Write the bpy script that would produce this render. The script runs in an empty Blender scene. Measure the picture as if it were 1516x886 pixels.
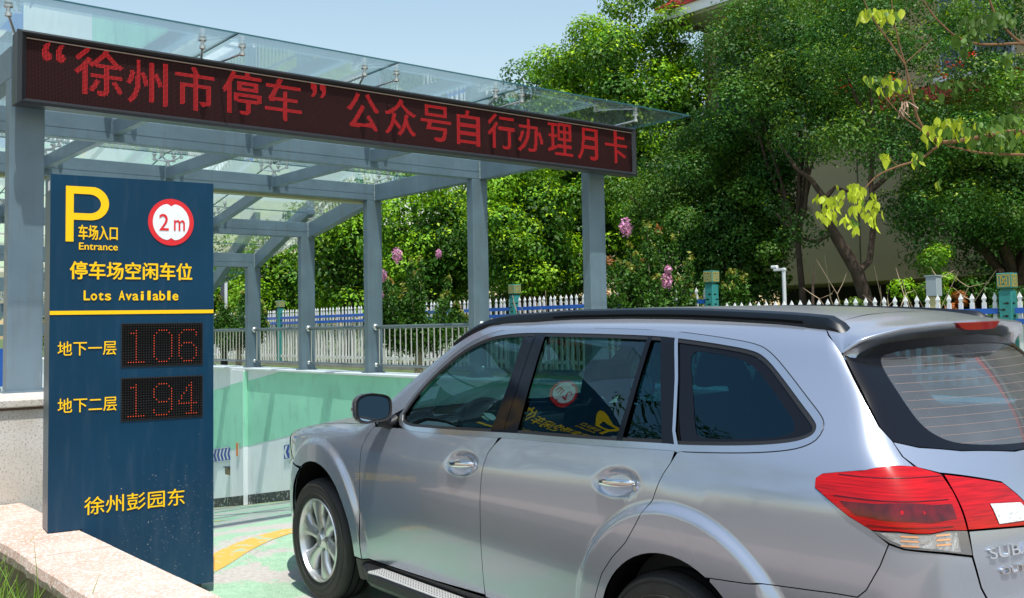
import bpy, bmesh, math, random
import numpy as np
from mathutils import Vector, Matrix
from mathutils.geometry import delaunay_2d_cdt
random.seed(7)
rng = np.random.default_rng(11)
R = math.radians
scene = bpy.context.scene
COL = scene.collection
# ------------------------------------------------------------------ camera
EYE = 1.543
PITCH, ROLL = .0572742, -.0173050
cp_, sp_, cr_, sr_ = math.cos(PITCH), math.sin(PITCH), math.cos(ROLL), math.sin(ROLL)
fw = Vector((0, cp_, sp_)); u0 = Vector((0, -sp_, cp_)); r0 = Vector((1, 0, 0))
rt = cr_*r0 + sr_*u0; up = -sr_*r0 + cr_*u0
cam_d = bpy.data.cameras.new('camera'); cam = bpy.data.objects.new('camera', cam_d); COL.objects.link(cam)
m = Matrix.Identity(4)
for i in range(3):
    m[i][0], m[i][1], m[i][2] = rt[i], up[i], -fw[i]
m[2][3] = EYE
cam.matrix_world = m
cam_d.sensor_width = 36.0; cam_d.lens = 35.394; cam_d.shift_y = -.02846
cam_d.clip_start = .05; cam_d.clip_end = 3000
scene.camera = cam
# ------------------------------------------------------------------ world, sun, exposure
SUN = Vector((.095, -.325, .94)).normalized()
world = bpy.data.worlds.new('World'); scene.world = world; world.use_nodes = True
nt = world.node_tree; bg = nt.nodes['Background']
sky = nt.nodes.new('ShaderNodeTexSky'); sky.sky_type = 'NISHITA'; sky.sun_disc = False
sky.sun_elevation = math.asin(SUN.z); sky.sun_rotation = math.atan2(SUN.x, SUN.y)
sky.air_density = 1.8; sky.dust_density = 1.0; sky.ozone_density = 1.0
nt.links.new(sky.outputs[0], bg.inputs[0]); bg.inputs[1].default_value = .108
sun_d = bpy.data.lights.new('sun', 'SUN'); sun_d.energy = 3.6; sun_d.angle = R(.53); sun_d.color = (1, .965, .90)
sun = bpy.data.objects.new('sun', sun_d); COL.objects.link(sun)
sun.rotation_euler = SUN.to_track_quat('Z', 'Y').to_euler(); sun.location = (0, 0, 30)
vs = scene.view_settings; vs.view_transform = 'Standard'; vs.look = 'None'; vs.exposure = 0.68; vs.gamma = 1
vs.use_curve_mapping = False
scene.cycles.max_bounces = 10; scene.cycles.transparent_max_bounces = 24
scene.cycles.glossy_bounces = 5; scene.cycles.diffuse_bounces = 3
# ------------------------------------------------------------------ frames
AL = R(39.55)
ROTA = Matrix.Rotation(AL, 4, 'Z')
Dv = np.array([math.cos(AL), math.sin(AL), 0.]); Sv = np.array([-math.sin(AL), math.cos(AL), 0.])
QL = np.array([-.435, 6.464, 0.0]); YAW, CPT, CRL = .651, .013, -.013
def car_axes():
    fx = np.array([-math.sin(YAW)*math.cos(CPT), math.cos(YAW)*math.cos(CPT), math.sin(CPT)])
    l0 = np.array([-math.cos(YAW), -math.sin(YAW), 0.]); up_ = np.cross(fx, l0)
    return fx, math.cos(CRL)*l0+math.sin(CRL)*up_, np.cross(fx, math.cos(CRL)*l0+math.sin(CRL)*up_)
CFX, CLF, CUP = car_axes()
def ss(a, b, x):
    t = min(1, max(0, (x-a)/(b-a))); return t*t*(3-2*t)
def gz(D, S):
    """drive surface height: the forecourt leans a little, the ramp falls 16.5 %"""
    p = D*Dv+min(max(S, -5), 9)*Sv
    z = -((p[0]-QL[0])*CUP[0]+(p[1]-QL[1])*CUP[1])/CUP[2]
    if S > 6.6:
        t = max(0, S-7.2); z -= .165*t if S > 7.8 else .165*.5*(S-6.6)**2/1.2 if S <= 7.8 else 0
        if S > 30: z += .165*(S-30)
    return z
# ------------------------------------------------------------------ materials
MATS = {}
def nodes(name):
    mt = bpy.data.materials.new(name); mt.use_nodes = True
    n = mt.node_tree; b = n.nodes['Principled BSDF']; MATS[name] = mt
    return mt, n, b
def setb(b, **k):
    for a, v in k.items(): b.inputs[a.replace('_', ' ')].default_value = v
def c4(c): return (c[0], c[1], c[2], 1)
def mat(name, col, rough=.5, metal=0, coat=0, var=0, vscale=6, bump=0, bscale=80, spec=.5, col2=None, thr=None, detail=6, coord='Object'):
    mt, n, b = nodes(name)
    b.inputs['Base Color'].default_value = c4(col); b.inputs['Roughness'].default_value = rough
    b.inputs['Metallic'].default_value = metal; b.inputs['Coat Weight'].default_value = coat
    b.inputs['Specular IOR Level'].default_value = spec
    tc = n.nodes.new('ShaderNodeTexCoord')
    if var or col2:
        no = n.nodes.new('ShaderNodeTexNoise'); no.inputs['Scale'].default_value = vscale; no.inputs['Detail'].default_value = detail
        n.links.new(tc.outputs[coord], no.inputs['Vector'])
        ra = n.nodes.new('ShaderNodeValToRGB'); e = ra.color_ramp.elements
        lo, hi = thr if thr else (.3, .7)
        e[0].position = lo; e[1].position = hi
        if col2: e[0].color = c4(col); e[1].color = c4(col2)
        else:
            e[0].color = c4([c*(1-var) for c in col]); e[1].color = c4([min(1, c*(1+var)) for c in col])
        n.links.new(no.outputs['Fac'], ra.inputs[0]); n.links.new(ra.outputs[0], b.inputs['Base Color'])
    if bump:
        nb = n.nodes.new('ShaderNodeTexNoise'); nb.inputs['Scale'].default_value = bscale; nb.inputs['Detail'].default_value = 5
        n.links.new(tc.outputs[coord], nb.inputs['Vector'])
        bp = n.nodes.new('ShaderNodeBump'); bp.inputs['Strength'].default_value = bump; bp.inputs['Distance'].default_value = .01
        n.links.new(nb.outputs['Fac'], bp.inputs['Height']); n.links.new(bp.outputs[0], b.inputs['Normal'])
    return mt
def emis(name, col, strength):
    mt, n, b = nodes(name); setb(b, Base_Color=(.05, .005, .005, 1), Roughness=.5)
    b.inputs['Emission Color'].default_value = c4(col); b.inputs['Emission Strength'].default_value = strength
    return mt
def glass_mat(name, tint, f0=.05, rough=0.0, mul=1.0, gcol=(1, 1, 1), dust=0):
    """thin sheet: clear or tinted, with Schlick reflection on both faces"""
    mt = bpy.data.materials.new(name); mt.use_nodes = True; n = mt.node_tree; n.nodes.clear(); MATS[name] = mt
    out = n.nodes.new('ShaderNodeOutputMaterial'); mx = n.nodes.new('ShaderNodeMixShader')
    tr = n.nodes.new('ShaderNodeBsdfTransparent'); tr.inputs[0].default_value = c4(tint)
    gl = n.nodes.new('ShaderNodeBsdfGlossy'); gl.inputs['Roughness'].default_value = rough; gl.inputs['Color'].default_value = c4(gcol)
    lw = n.nodes.new('ShaderNodeLayerWeight')
    pw = n.nodes.new('ShaderNodeMath'); pw.operation = 'POWER'; pw.inputs[1].default_value = 5
    lw.inputs['Blend'].default_value = .5
    n.links.new(lw.outputs['Facing'], pw.inputs[0])
    mu = n.nodes.new('ShaderNodeMath'); mu.operation = 'MULTIPLY_ADD'; mu.inputs[1].default_value = (1-f0)*mul; mu.inputs[2].default_value = f0*mul
    mu.use_clamp = True
    n.links.new(pw.outputs[0], mu.inputs[0]); n.links.new(mu.outputs[0], mx.inputs[0])
    base = tr.outputs[0]
    if dust:      # a film of dust, thicker in drifts
        df = n.nodes.new('ShaderNodeBsdfDiffuse'); df.inputs[0].default_value = (.58, .63, .68, 1); m2 = n.nodes.new('ShaderNodeMixShader')
        tc = n.nodes.new('ShaderNodeTexCoord'); no = n.nodes.new('ShaderNodeTexNoise'); no.inputs['Scale'].default_value = 2.2; no.inputs['Detail'].default_value = 9
        n.links.new(tc.outputs['Object'], no.inputs['Vector']); mr = n.nodes.new('ShaderNodeMapRange'); mr.inputs[1].default_value = .3; mr.inputs[2].default_value = .75
        mr.inputs[3].default_value = dust*.6; mr.inputs[4].default_value = dust*1.6; n.links.new(no.outputs['Fac'], mr.inputs[0]); n.links.new(mr.outputs[0], m2.inputs[0])
        n.links.new(tr.outputs[0], m2.inputs[1]); n.links.new(df.outputs[0], m2.inputs[2]); base = m2.outputs[0]
    n.links.new(base, mx.inputs[1]); n.links.new(gl.outputs[0], mx.inputs[2]); n.links.new(mx.outputs[0], out.inputs[0])
    return mt
def speckle(name, base, spots, scale, thr, rough=.6, stain=None, bump=.15):
    mt, n, b = nodes(name); b.inputs['Roughness'].default_value = rough
    tc = n.nodes.new('ShaderNodeTexCoord'); col = None
    no = n.nodes.new('ShaderNodeTexNoise'); no.inputs['Scale'].default_value = 3; no.inputs['Detail'].default_value = 8
    n.links.new(tc.outputs['Object'], no.inputs['Vector'])
    ra = n.nodes.new('ShaderNodeValToRGB'); e = ra.color_ramp.elements; e[0].position = .35; e[1].position = .65
    e[0].color = c4(stain if stain else base); e[1].color = c4(base)
    n.links.new(no.outputs['Fac'], ra.inputs[0]); col = ra.outputs[0]; last = None
    for k, (sc, sf) in enumerate(zip(spots, scale)):
        vo = n.nodes.new('ShaderNodeTexNoise'); vo.inputs['Scale'].default_value = sf; vo.inputs['Detail'].default_value = 2
        n.links.new(tc.outputs['Object'], vo.inputs['Vector'])
        st = n.nodes.new('ShaderNodeValToRGB'); st.color_ramp.elements[0].position = thr[k]; st.color_ramp.elements[1].position = thr[k]+.05
        n.links.new(vo.outputs['Fac'], st.inputs[0])
        mx = n.nodes.new('ShaderNodeMixRGB'); n.links.new(st.outputs[0], mx.inputs[0]); n.links.new(col, mx.inputs[1])
        mx.inputs[2].default_value = c4(sc); col = mx.outputs[0]; last = vo
    n.links.new(col, b.inputs['Base Color'])
    bp = n.nodes.new('ShaderNodeBump'); bp.inputs['Strength'].default_value = bump; bp.inputs['Distance'].default_value = .006
    n.links.new(last.outputs['Fac'], bp.inputs['Height']); n.links.new(bp.outputs[0], b.inputs['Normal'])
    return mt
STEEL_BLUE = mat('painted_steel', (.145, .202, .245), .42, var=.14, vscale=2.5, bump=.10, bscale=35, coat=.12)
def grime(mt, dark, stretch, amount, lo=.52, hi=.72, sc=3.0):
    """runs of dirt and rust drawn down the surface by rain"""
    n = mt.node_tree; b = n.nodes['Principled BSDF']; src = b.inputs['Base Color'].links[0].from_socket
    tc = n.nodes.new('ShaderNodeTexCoord'); mp = n.nodes.new('ShaderNodeMapping'); mp.inputs['Scale'].default_value = stretch; n.links.new(tc.outputs['Object'], mp.inputs[0])
    no = n.nodes.new('ShaderNodeTexNoise'); no.inputs['Scale'].default_value = sc; no.inputs['Detail'].default_value = 8; n.links.new(mp.outputs[0], no.inputs['Vector'])
    mr = n.nodes.new('ShaderNodeMapRange'); mr.inputs[1].default_value = lo; mr.inputs[2].default_value = hi; mr.inputs[4].default_value = amount; n.links.new(no.outputs['Fac'], mr.inputs[0])
    mx = n.nodes.new('ShaderNodeMixRGB'); n.links.new(mr.outputs[0], mx.inputs[0]); n.links.new(src, mx.inputs[1]); mx.inputs[2].default_value = c4(dark); n.links.new(mx.outputs[0], b.inputs['Base Color'])
grime(STEEL_BLUE, (.11, .11, .10), (5, 5, .5), .28)
LEDFRAME = mat('black_frame', (.025, .027, .032), .35, bump=.05)
STAINLESS = mat('stainless', (.74, .73, .70), .28, metal=.8, var=.08, vscale=9)
CHROME = mat('chrome', (.78, .78, .79), .06, metal=1)
GLASS = glass_mat('canopy_glass', (.90, .955, .96), f0=.10, mul=1.05, dust=.035)
GLASSEDGE = mat('glass_edge', (.03, .11, .13), .15)
SIGNBLUE = mat('sign_blue', (.001, .034, .076), .42, var=.14, vscale=1.4, bump=.02, bscale=300, spec=.22)
SIGNSIDE = mat('sign_side', (.045, .085, .11), .35, spec=.4)
def sign_dust():
    n = SIGNBLUE.node_tree; b = n.nodes['Principled BSDF']; src = b.inputs['Base Color'].links[0].from_socket
    tc = n.nodes.new('ShaderNodeTexCoord'); sp = n.nodes.new('ShaderNodeSeparateXYZ'); n.links.new(tc.outputs['Object'], sp.inputs[0])
    mr = n.nodes.new('ShaderNodeMapRange'); mr.inputs[1].default_value = 1.0; mr.inputs[2].default_value = .05; mr.inputs[4].default_value = .14; n.links.new(sp.outputs[2], mr.inputs[0])
    mp = n.nodes.new('ShaderNodeMapping'); mp.inputs['Rotation'].default_value = (0, .7, 0); mp.inputs['Scale'].default_value = (9, 1, 1.2); n.links.new(tc.outputs['Object'], mp.inputs[0])
    no = n.nodes.new('ShaderNodeTexNoise'); no.inputs['Scale'].default_value = 2.4; no.inputs['Detail'].default_value = 9; n.links.new(mp.outputs[0], no.inputs['Vector'])
    m1 = n.nodes.new('ShaderNodeMapRange'); m1.inputs[1].default_value = .50; m1.inputs[2].default_value = .80; m1.inputs[4].default_value = 1; n.links.new(no.outputs['Fac'], m1.inputs[0])
    ad = n.nodes.new('ShaderNodeMath'); ad.operation = 'MULTIPLY_ADD'; ad.inputs[1].default_value = .07; n.links.new(m1.outputs[0], ad.inputs[0]); n.links.new(mr.outputs[0], ad.inputs[2])
    mu = n.nodes.new('ShaderNodeMath'); mu.operation = 'MULTIPLY'; n.links.new(ad.outputs[0], mu.inputs[0]); n.links.new(no.outputs['Fac'], mu.inputs[1])
    mx = n.nodes.new('ShaderNodeMixRGB'); n.links.new(mu.outputs[0], mx.inputs[0]); n.links.new(src, mx.inputs[1]); mx.inputs[2].default_value = (.20, .22, .25, 1); n.links.new(mx.outputs[0], b.inputs['Base Color'])
    ro = n.nodes.new('ShaderNodeMath'); ro.operation = 'MULTIPLY_ADD'; ro.inputs[1].default_value = .35; ro.inputs[2].default_value = .34; n.links.new(m1.outputs[0], ro.inputs[0]); n.links.new(ro.outputs[0], b.inputs['Roughness'])
sign_dust()
YELLOW = mat('sign_yellow', (.95, .56, .004), .5, spec=.25)
RED = mat('sign_red', (.68, .012, .02), .4)
WHITE = mat('white_paint', (.78, .79, .80), .5, var=.04, vscale=4)
FENCEW = mat('fence_white', (.80, .80, .80), .45)
FENCEB = mat('fence_blue', (.02, .12, .52), .4)
TEAL = mat('fence_teal', (.035, .25, .24), .45, var=.12, vscale=5)
TEALD = mat('fence_teal_cap', (.06, .24, .20), .5)
GOLD = mat('ochre_trim', (.50, .36, .07), .5)
WALLW = mat('wall_white', (.90, .90, .91), .65, var=.07, vscale=1.3, bump=.1, bscale=25)
WALLG = mat('wall_green', (.37, .77, .56), .6, var=.09, vscale=1.1, bump=.1, bscale=25)
grime(WALLW, (.50, .50, .44), (3.5, 3.5, .5), .32, .55, .8); grime(WALLG, (.26, .52, .40), (2.0, 2.0, 1.2), .5, .52, .72, 2.2)
SKIRT = mat('skirt_black', (.03, .035, .035), .5, col2=(.5, .5, .46), vscale=16, thr=(.56, .64), bump=.2)
CONC = mat('concrete', (.32, .30, .27), .85, var=.2, vscale=3, bump=.3, bscale=40)
CURBW = mat('curb_render', (.30, .21, .15), .9, var=.2, vscale=5, bump=.3, bscale=60)
GRANITE = speckle('grey_granite', (.62, .60, .57), [(.40, .36, .32), (.16, .14, .13)], [85, 120], [.56, .66], stain=(.54, .50, .44))
PINK = speckle('pink_granite', (.58, .44, .37), [(.70, .60, .54), (.36, .21, .15)], [60, 110], [.55, .62], rough=.8, stain=(.50, .33, .26), bump=.5)
SOIL = mat('soil', (.13, .10, .06), .95, var=.3, vscale=8, bump=.6, bscale=20)
GRASSG = mat('grass_ground', (.07, .11, .03), .95, var=.4, vscale=5, bump=.6, bscale=30)
ASPH = mat('asphalt', (.16, .155, .145), .9, var=.15, vscale=8, bump=.4, bscale=120)
BLACK = mat('black_plastic', (.010, .010, .011), .45, bump=.04)
BLKGLOSS = mat('black_gloss', (.004, .005, .008), .10, spec=.28)
BLKMAT = mat('black_matt', (.004, .004, .004), .9, spec=.1)
RUBBER = mat('rubber', (.024, .022, .020), .62, var=.25, vscale=9, bump=.25, bscale=90)
ALLOY = mat('alloy', (.62, .62, .60), .30, metal=.85, coat=.3)
ALLOYD = mat('alloy_dark', (.16, .16, .16), .4, metal=.7)
PAINT = mat('car_paint', (.37, .41, .485), .27, metal=.70, coat=1.0, spec=.5)
def paint_flake():
    n = PAINT.node_tree; b = n.nodes['Principled BSDF']
    b.inputs['Coat Roughness'].default_value = .035
    tc = n.nodes.new('ShaderNodeTexCoord'); no = n.nodes.new('ShaderNodeTexNoise'); no.inputs['Scale'].default_value = 900
    no.inputs['Detail'].default_value = 1
    n.links.new(tc.outputs['Object'], no.inputs['Vector'])
    bp = n.nodes.new('ShaderNodeBump'); bp.inputs['Strength'].default_value = .035; bp.inputs['Distance'].default_value = .002
    n.links.new(no.outputs['Fac'], bp.inputs['Height']); n.links.new(bp.outputs[0], b.inputs['Normal'])
    # road dust: rougher low on the doors, with soft streaks
    sp = n.nodes.new('ShaderNodeSeparateXYZ'); n.links.new(tc.outputs['Object'], sp.inputs[0])
    mr = n.nodes.new('ShaderNodeMapRange'); mr.inputs[1].default_value = 1.1; mr.inputs[2].default_value = .3
    mr.inputs[3].default_value = .0; mr.inputs[4].default_value = .30
    n.links.new(sp.outputs[2], mr.inputs[0])
    d2 = n.nodes.new('ShaderNodeTexNoise'); d2.inputs['Scale'].default_value = 5; d2.inputs['Detail'].default_value = 9
    n.links.new(tc.outputs['Object'], d2.inputs['Vector'])
    mu = n.nodes.new('ShaderNodeMath'); mu.operation = 'MULTIPLY'; n.links.new(mr.outputs[0], mu.inputs[0]); n.links.new(d2.outputs['Fac'], mu.inputs[1])
    mx = n.nodes.new('ShaderNodeMixRGB'); mx.inputs[1].default_value = (.38, .42, .495, 1); mx.inputs[2].default_value = (.36, .34, .32, 1)
    # settled dust on the upward faces
    ge = n.nodes.new('ShaderNodeNewGeometry'); s2 = n.nodes.new('ShaderNodeSeparateXYZ'); n.links.new(ge.outputs['True Normal'], s2.inputs[0])
    m3 = n.nodes.new('ShaderNodeMapRange'); m3.inputs[1].default_value = .90; m3.inputs[2].default_value = 1.0; m3.inputs[4].default_value = .62; n.links.new(s2.outputs[2], m3.inputs[0])
    m4 = n.nodes.new('ShaderNodeMath'); m4.operation = 'MAXIMUM'; n.links.new(mu.outputs[0], m4.inputs[0]); n.links.new(m3.outputs[0], m4.inputs[1])
    n.links.new(m4.outputs[0], mx.inputs[0]); n.links.new(mx.outputs[0], b.inputs['Base Color']); mu = m4
    me_ = n.nodes.new('ShaderNodeMapRange'); me_.inputs[3].default_value = .70; me_.inputs[4].default_value = .30; n.links.new(m3.outputs[0], me_.inputs[0]); me_.inputs[2].default_value = .62; n.links.new(me_.outputs[0], b.inputs['Metallic'])
    ad = n.nodes.new('ShaderNodeMath'); ad.operation = 'MULTIPLY_ADD'; ad.inputs[1].default_value = .35; ad.inputs[2].default_value = .03
    n.links.new(mu.outputs[0], ad.inputs[0]); n.links.new(ad.outputs[0], b.inputs['Coat Roughness'])
paint_flake()
CARGLASS = glass_mat('car_glass', (.11, .25, .25), f0=.10, gcol=(.62, .86, .95))
PRIVACY = glass_mat('privacy_glass', (.045, .15, .20), f0=.06, gcol=(.40, .80, 1.0))
REARGLASS = glass_mat('rear_glass', (.50, .60, .62), f0=.06, dust=.11)
def lens(name, col, tr):
    mt, n, b = nodes(name); setb(b, Base_Color=c4(col), Roughness=.14, Coat_Weight=.35)
    b.inputs['Specular IOR Level'].default_value = .3; b.inputs['Coat Roughness'].default_value = .02
    b.inputs['Transmission Weight'].default_value = tr; b.inputs['IOR'].default_value = 1.45
    return mt
LAMPRED = lens('lamp_red', (.50, .004, .008), 0)
def lamp_cells():
    n = LAMPRED.node_tree; b = n.nodes['Principled BSDF']; tc = n.nodes.new('ShaderNodeTexCoord')
    mp = n.nodes.new('ShaderNodeMapping'); mp.inputs['Scale'].default_value = (5, 5, 150); n.links.new(tc.outputs['Object'], mp.inputs[0])
    no = n.nodes.new('ShaderNodeTexNoise'); no.inputs['Scale'].default_value = 1.6; no.inputs['Detail'].default_value = 4; n.links.new(mp.outputs[0], no.inputs['Vector'])
    ra = n.nodes.new('ShaderNodeValToRGB'); e = ra.color_ramp.elements; e[0].position = .30; e[1].position = .70; e[0].color = (.24, .0006, .0015, 1); e[1].color = (.56, .003, .005, 1)
    n.links.new(no.outputs['Fac'], ra.inputs[0]); n.links.new(ra.outputs[0], b.inputs['Base Color'])
lamp_cells()
LAMPCLR = lens('lamp_clear', (.95, .95, .95), .85)
LAMPREF = mat('lamp_reflector', (.75, .75, .76), .15, metal=1)
AMBER = mat('amber', (.85, .22, .02), .3)
SEAT = mat('seat_cloth', (.05, .055, .06), .9)
SEATB = mat('trim_beige', (.22, .23, .24), .8)
ROOFRED = mat('roof_red', (.50, .045, .035), .6, var=.2, vscale=3)
BEIGE = mat('wall_beige', (.46, .37, .21), .8, var=.08, vscale=.8)
DKGREY = mat('dark_grey_metal', (.05, .055, .065), .5)
POLEW = mat('pole_white', (.62, .64, .66), .5)
BOXG = mat('box_grey', (.35, .40, .43), .5)
BOXY = mat('box_yellow', (.62, .52, .26), .6)
BARK = mat('bark', (.075, .05, .035), .95, var=.35, vscale=9, bump=.9, bscale=25)
TWIG = mat('dry_twig', (.40, .30, .20), .9, var=.2, vscale=7)
PALEBARK = mat('pale_bark', (.45, .36, .27), .85, var=.2, vscale=12)
PINKF = mat('pink_flower', (.72, .30, .46), .7, var=.3, vscale=30)
def leafmat(name, trans=.27, rough=.5):
    mt = bpy.data.materials.new(name); mt.use_nodes = True; n = mt.node_tree; b = n.nodes['Principled BSDF']; MATS[name] = mt
    at = n.nodes.new('ShaderNodeAttribute'); at.attribute_name = 'tint'
    n.links.new(at.outputs['Color'], b.inputs['Base Color']); b.inputs['Roughness'].default_value = rough
    b.inputs['Specular IOR Level'].default_value = .22
    tl = n.nodes.new('ShaderNodeBsdfTranslucent')
    hs = n.nodes.new('ShaderNodeHueSaturation'); hs.inputs['Hue'].default_value = .485; hs.inputs['Value'].default_value = 1.35; hs.inputs['Saturation'].default_value = 1.1
    n.links.new(at.outputs['Color'], hs.inputs['Color']); n.links.new(hs.outputs[0], tl.inputs[0])
    mx = n.nodes.new('ShaderNodeMixShader'); mx.inputs[0].default_value = trans
    out = n.nodes['Material Output']
    n.links.new(b.outputs[0], mx.inputs[1]); n.links.new(tl.outputs[0], mx.inputs[2]); n.links.new(mx.outputs[0], out.inputs[0])
    return mt
LEAF = leafmat('leaf'); 
# ------------------------------------------------------------------ mesh helpers
def link(o, parent=None):
    COL.objects.link(o)
    if parent is not None: o.parent = parent
    return o
def raw(name, V, F, mt=None, parent=None, smooth=False, normals=None, tint=None, mat_idx=None):
    me = bpy.data.meshes.new(name)
    V = np.asarray(V, dtype=np.float32)
    if isinstance(F, np.ndarray):
        k = F.shape[1]; me.vertices.add(len(V)); me.vertices.foreach_set('co', V.ravel())
        me.loops.add(F.size); me.loops.foreach_set('vertex_index', F.ravel().astype(np.int32))
        me.polygons.add(len(F)); me.polygons.foreach_set('loop_start', np.arange(0, F.size, k, dtype=np.int32))
        me.update(calc_edges=True)
    else:
        me.from_pydata([tuple(map(float, v)) for v in V], [], F); me.update()
    if smooth: me.polygons.foreach_set('use_smooth', np.ones(len(me.polygons), dtype=bool))
    if normals is not None: me.normals_split_custom_set_from_vertices([tuple(n) for n in normals])
    if tint is not None:
        a = me.attributes.new('tint', 'FLOAT_COLOR', 'FACE' if len(tint) == len(me.polygons) else 'POINT')
        c = np.ones((len(tint), 4), dtype=np.float32); c[:, :3] = tint; a.data.foreach_set('color', c.ravel())
    if mt is not None:
        for q in (mt if isinstance(mt, (list, tuple)) else [mt]): me.materials.append(q)
    if mat_idx is not None: me.polygons.foreach_set('material_index', np.asarray(mat_idx, dtype=np.int32))
    return link(bpy.data.objects.new(name, me), parent)
class MB:
    """collects boxes, tubes and prisms in one frame; build() makes ONE object"""
    def __init__(s, org=(0, 0, 0)): s.v = []; s.f = []; s.o = np.array(org, float); s.m = []; s.cur = 0
    def add(s, V, F):
        b = len(s.v); s.v += [tuple(np.array(p, float)-s.o) for p in V]; s.f += [tuple(i+b for i in q) for q in F]; s.m += [s.cur]*len(F); return s
    def box(s, x0, x1, y0, y1, z0, z1):
        V = [(x0, y0, z0), (x1, y0, z0), (x1, y1, z0), (x0, y1, z0), (x0, y0, z1), (x1, y0, z1), (x1, y1, z1), (x0, y1, z1)]
        return s.add(V, [(0, 3, 2, 1), (4, 5, 6, 7), (0, 1, 5, 4), (1, 2, 6, 5), (2, 3, 7, 6), (3, 0, 4, 7)])
    def hexa(s, lo, hi):
        """lo, hi: 4 points each (ccw seen from above)"""
        return s.add(list(lo)+list(hi), [(0, 3, 2, 1), (4, 5, 6, 7), (0, 1, 5, 4), (1, 2, 6, 5), (2, 3, 7, 6), (3, 0, 4, 7)])
    def prism(s, poly, axis, a, b):
        """poly: list of 2D points ccw; extruded along axis from a to b"""
        n = len(poly)
        def P(p, t): return {0: (t, p[0], p[1]), 1: (p[0], t, p[1]), 2: (p[0], p[1], t)}[axis]
        V = [P(p, a) for p in poly]+[P(p, b) for p in poly]
        F = [tuple(range(n)), tuple(range(2*n-1, n-1, -1))]+[(i, i+n, (i+1) % n+n, (i+1) % n) for i in range(n)]
        return s.add(V, F)
    def tube(s, pts, rad, seg=8, cap=True):
        pts = [np.array(p, float) for p in pts]; n = len(pts)
        if not hasattr(rad, '__len__'): rad = [rad]*n
        V = []; prev = None
        for i, p in enumerate(pts):
            d = pts[min(i+1, n-1)]-pts[max(i-1, 0)]; d /= (np.linalg.norm(d)+1e-9)
            if prev is None:
                a = np.cross(d, (0, 0, 1.)) if abs(d[2]) < .9 else np.cross(d, (1., 0, 0))
            else: a = prev-d*(prev@d)
            a /= (np.linalg.norm(a)+1e-9); prev = a; b = np.cross(d, a)
            V += [p+rad[i]*(math.cos(t)*a+math.sin(t)*b) for t in np.linspace(0, 2*math.pi, seg, endpoint=False)]
        F = [(i*seg+j, i*seg+(j+1) % seg, (i+1)*seg+(j+1) % seg, (i+1)*seg+j) for i in range(n-1) for j in range(seg)]
        if cap: F += [tuple(range(seg-1, -1, -1)), tuple((n-1)*seg+j for j in range(seg))]
        return s.add(V, F)
    def lathe(s, prof, c, seg=24, axis=(0, 0, 1), ref=None):
        ax = np.array(axis, float); ax /= np.linalg.norm(ax)
        a = np.cross(ax, (0, 0, 1.)) if abs(ax[2]) < .9 else np.array([1., 0, 0]); a /= np.linalg.norm(a); b = np.cross(ax, a)
        V = []
        for r, h in prof:
            V += [np.array(c)+ax*h+r*(math.cos(t)*a+math.sin(t)*b) for t in np.linspace(0, 2*math.pi, seg, endpoint=False)]
        n = len(prof)
        F = [(i*seg+j, i*seg+(j+1) % seg, (i+1)*seg+(j+1) % seg, (i+1)*seg+j) for i in range(n-1) for j in range(seg)]
        return s.add(V, F)
    def build(s, name, mt, parent=None, smooth=False, bevel=0, seg=1):
        o = raw(name, s.v, s.f, mt, parent, mat_idx=s.m if isinstance(mt, (list, tuple)) else None)
        if smooth:
            o.data.polygons.foreach_set('use_smooth', np.ones(len(o.data.polygons), dtype=bool))
            try: o.data.set_sharp_from_angle(angle=R(40))
            except Exception: pass
        if bevel:
            bv = o.modifiers.new('bevel', 'BEVEL'); bv.width = bevel; bv.segments = seg; bv.limit_method = 'ANGLE'
        return o
def tag(o, label=None, cat=None, group=None, kind=None):
    if label: o['label'] = label
    if cat: o['category'] = cat
    if group: o['group'] = group
    if kind: o['kind'] = kind
    return o
def thing(name, label, cat, matrix, group=None):
    o = bpy.data.objects.new(name, None); o.empty_display_size = .2; COL.objects.link(o); o.matrix_world = matrix
    return tag(o, label, cat, group)
def frame(D=0, S=0, z=0, rot=AL):
    p = D*Dv+S*Sv
    return Matrix.Translation((p[0], p[1], z)) @ Matrix.Rotation(rot, 4, 'Z')
def copy_tree(o, parent=None):
    c = o.copy(); COL.objects.link(c); c.parent = parent
    for ch in list(o.children): copy_tree(ch, c)
    return c
# text -------------------------------------------------------------
def text_tris(s, size, bold=0.0, narrow=1.0):
    bold = 0.0
    cu = bpy.data.curves.new('txt', 'FONT'); cu.body = s; cu.size = size; cu.offset = bold; cu.align_x = 'CENTER'
    o = bpy.data.objects.new('txt', cu); COL.objects.link(o)
    bpy.context.view_layer.update()
    me = bpy.data.meshes.new_from_object(o.evaluated_get(bpy.context.evaluated_depsgraph_get()))
    bpy.data.objects.remove(o); bpy.data.curves.remove(cu)
    me.calc_loop_triangles()
    V = np.array([v.co[:2] for v in me.vertices]); T = np.array([t.vertices[:] for t in me.loop_triangles])
    F = [tuple(p.vertices) for p in me.polygons]; bpy.data.meshes.remove(me)
    return V, T, F
def text_fit(s, x0, x1, z0, z1, bold=0.0):
    """glyphs scaled to fill the box x0..x1, z0..z1"""
    V, T, F = text_tris(s, 1.0)
    lo, hi = V.min(0), V.max(0)
    V = (V-lo)/(hi-lo)*np.array([x1-x0, z1-z0])+np.array([x0, z0])
    return V, T, F
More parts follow.
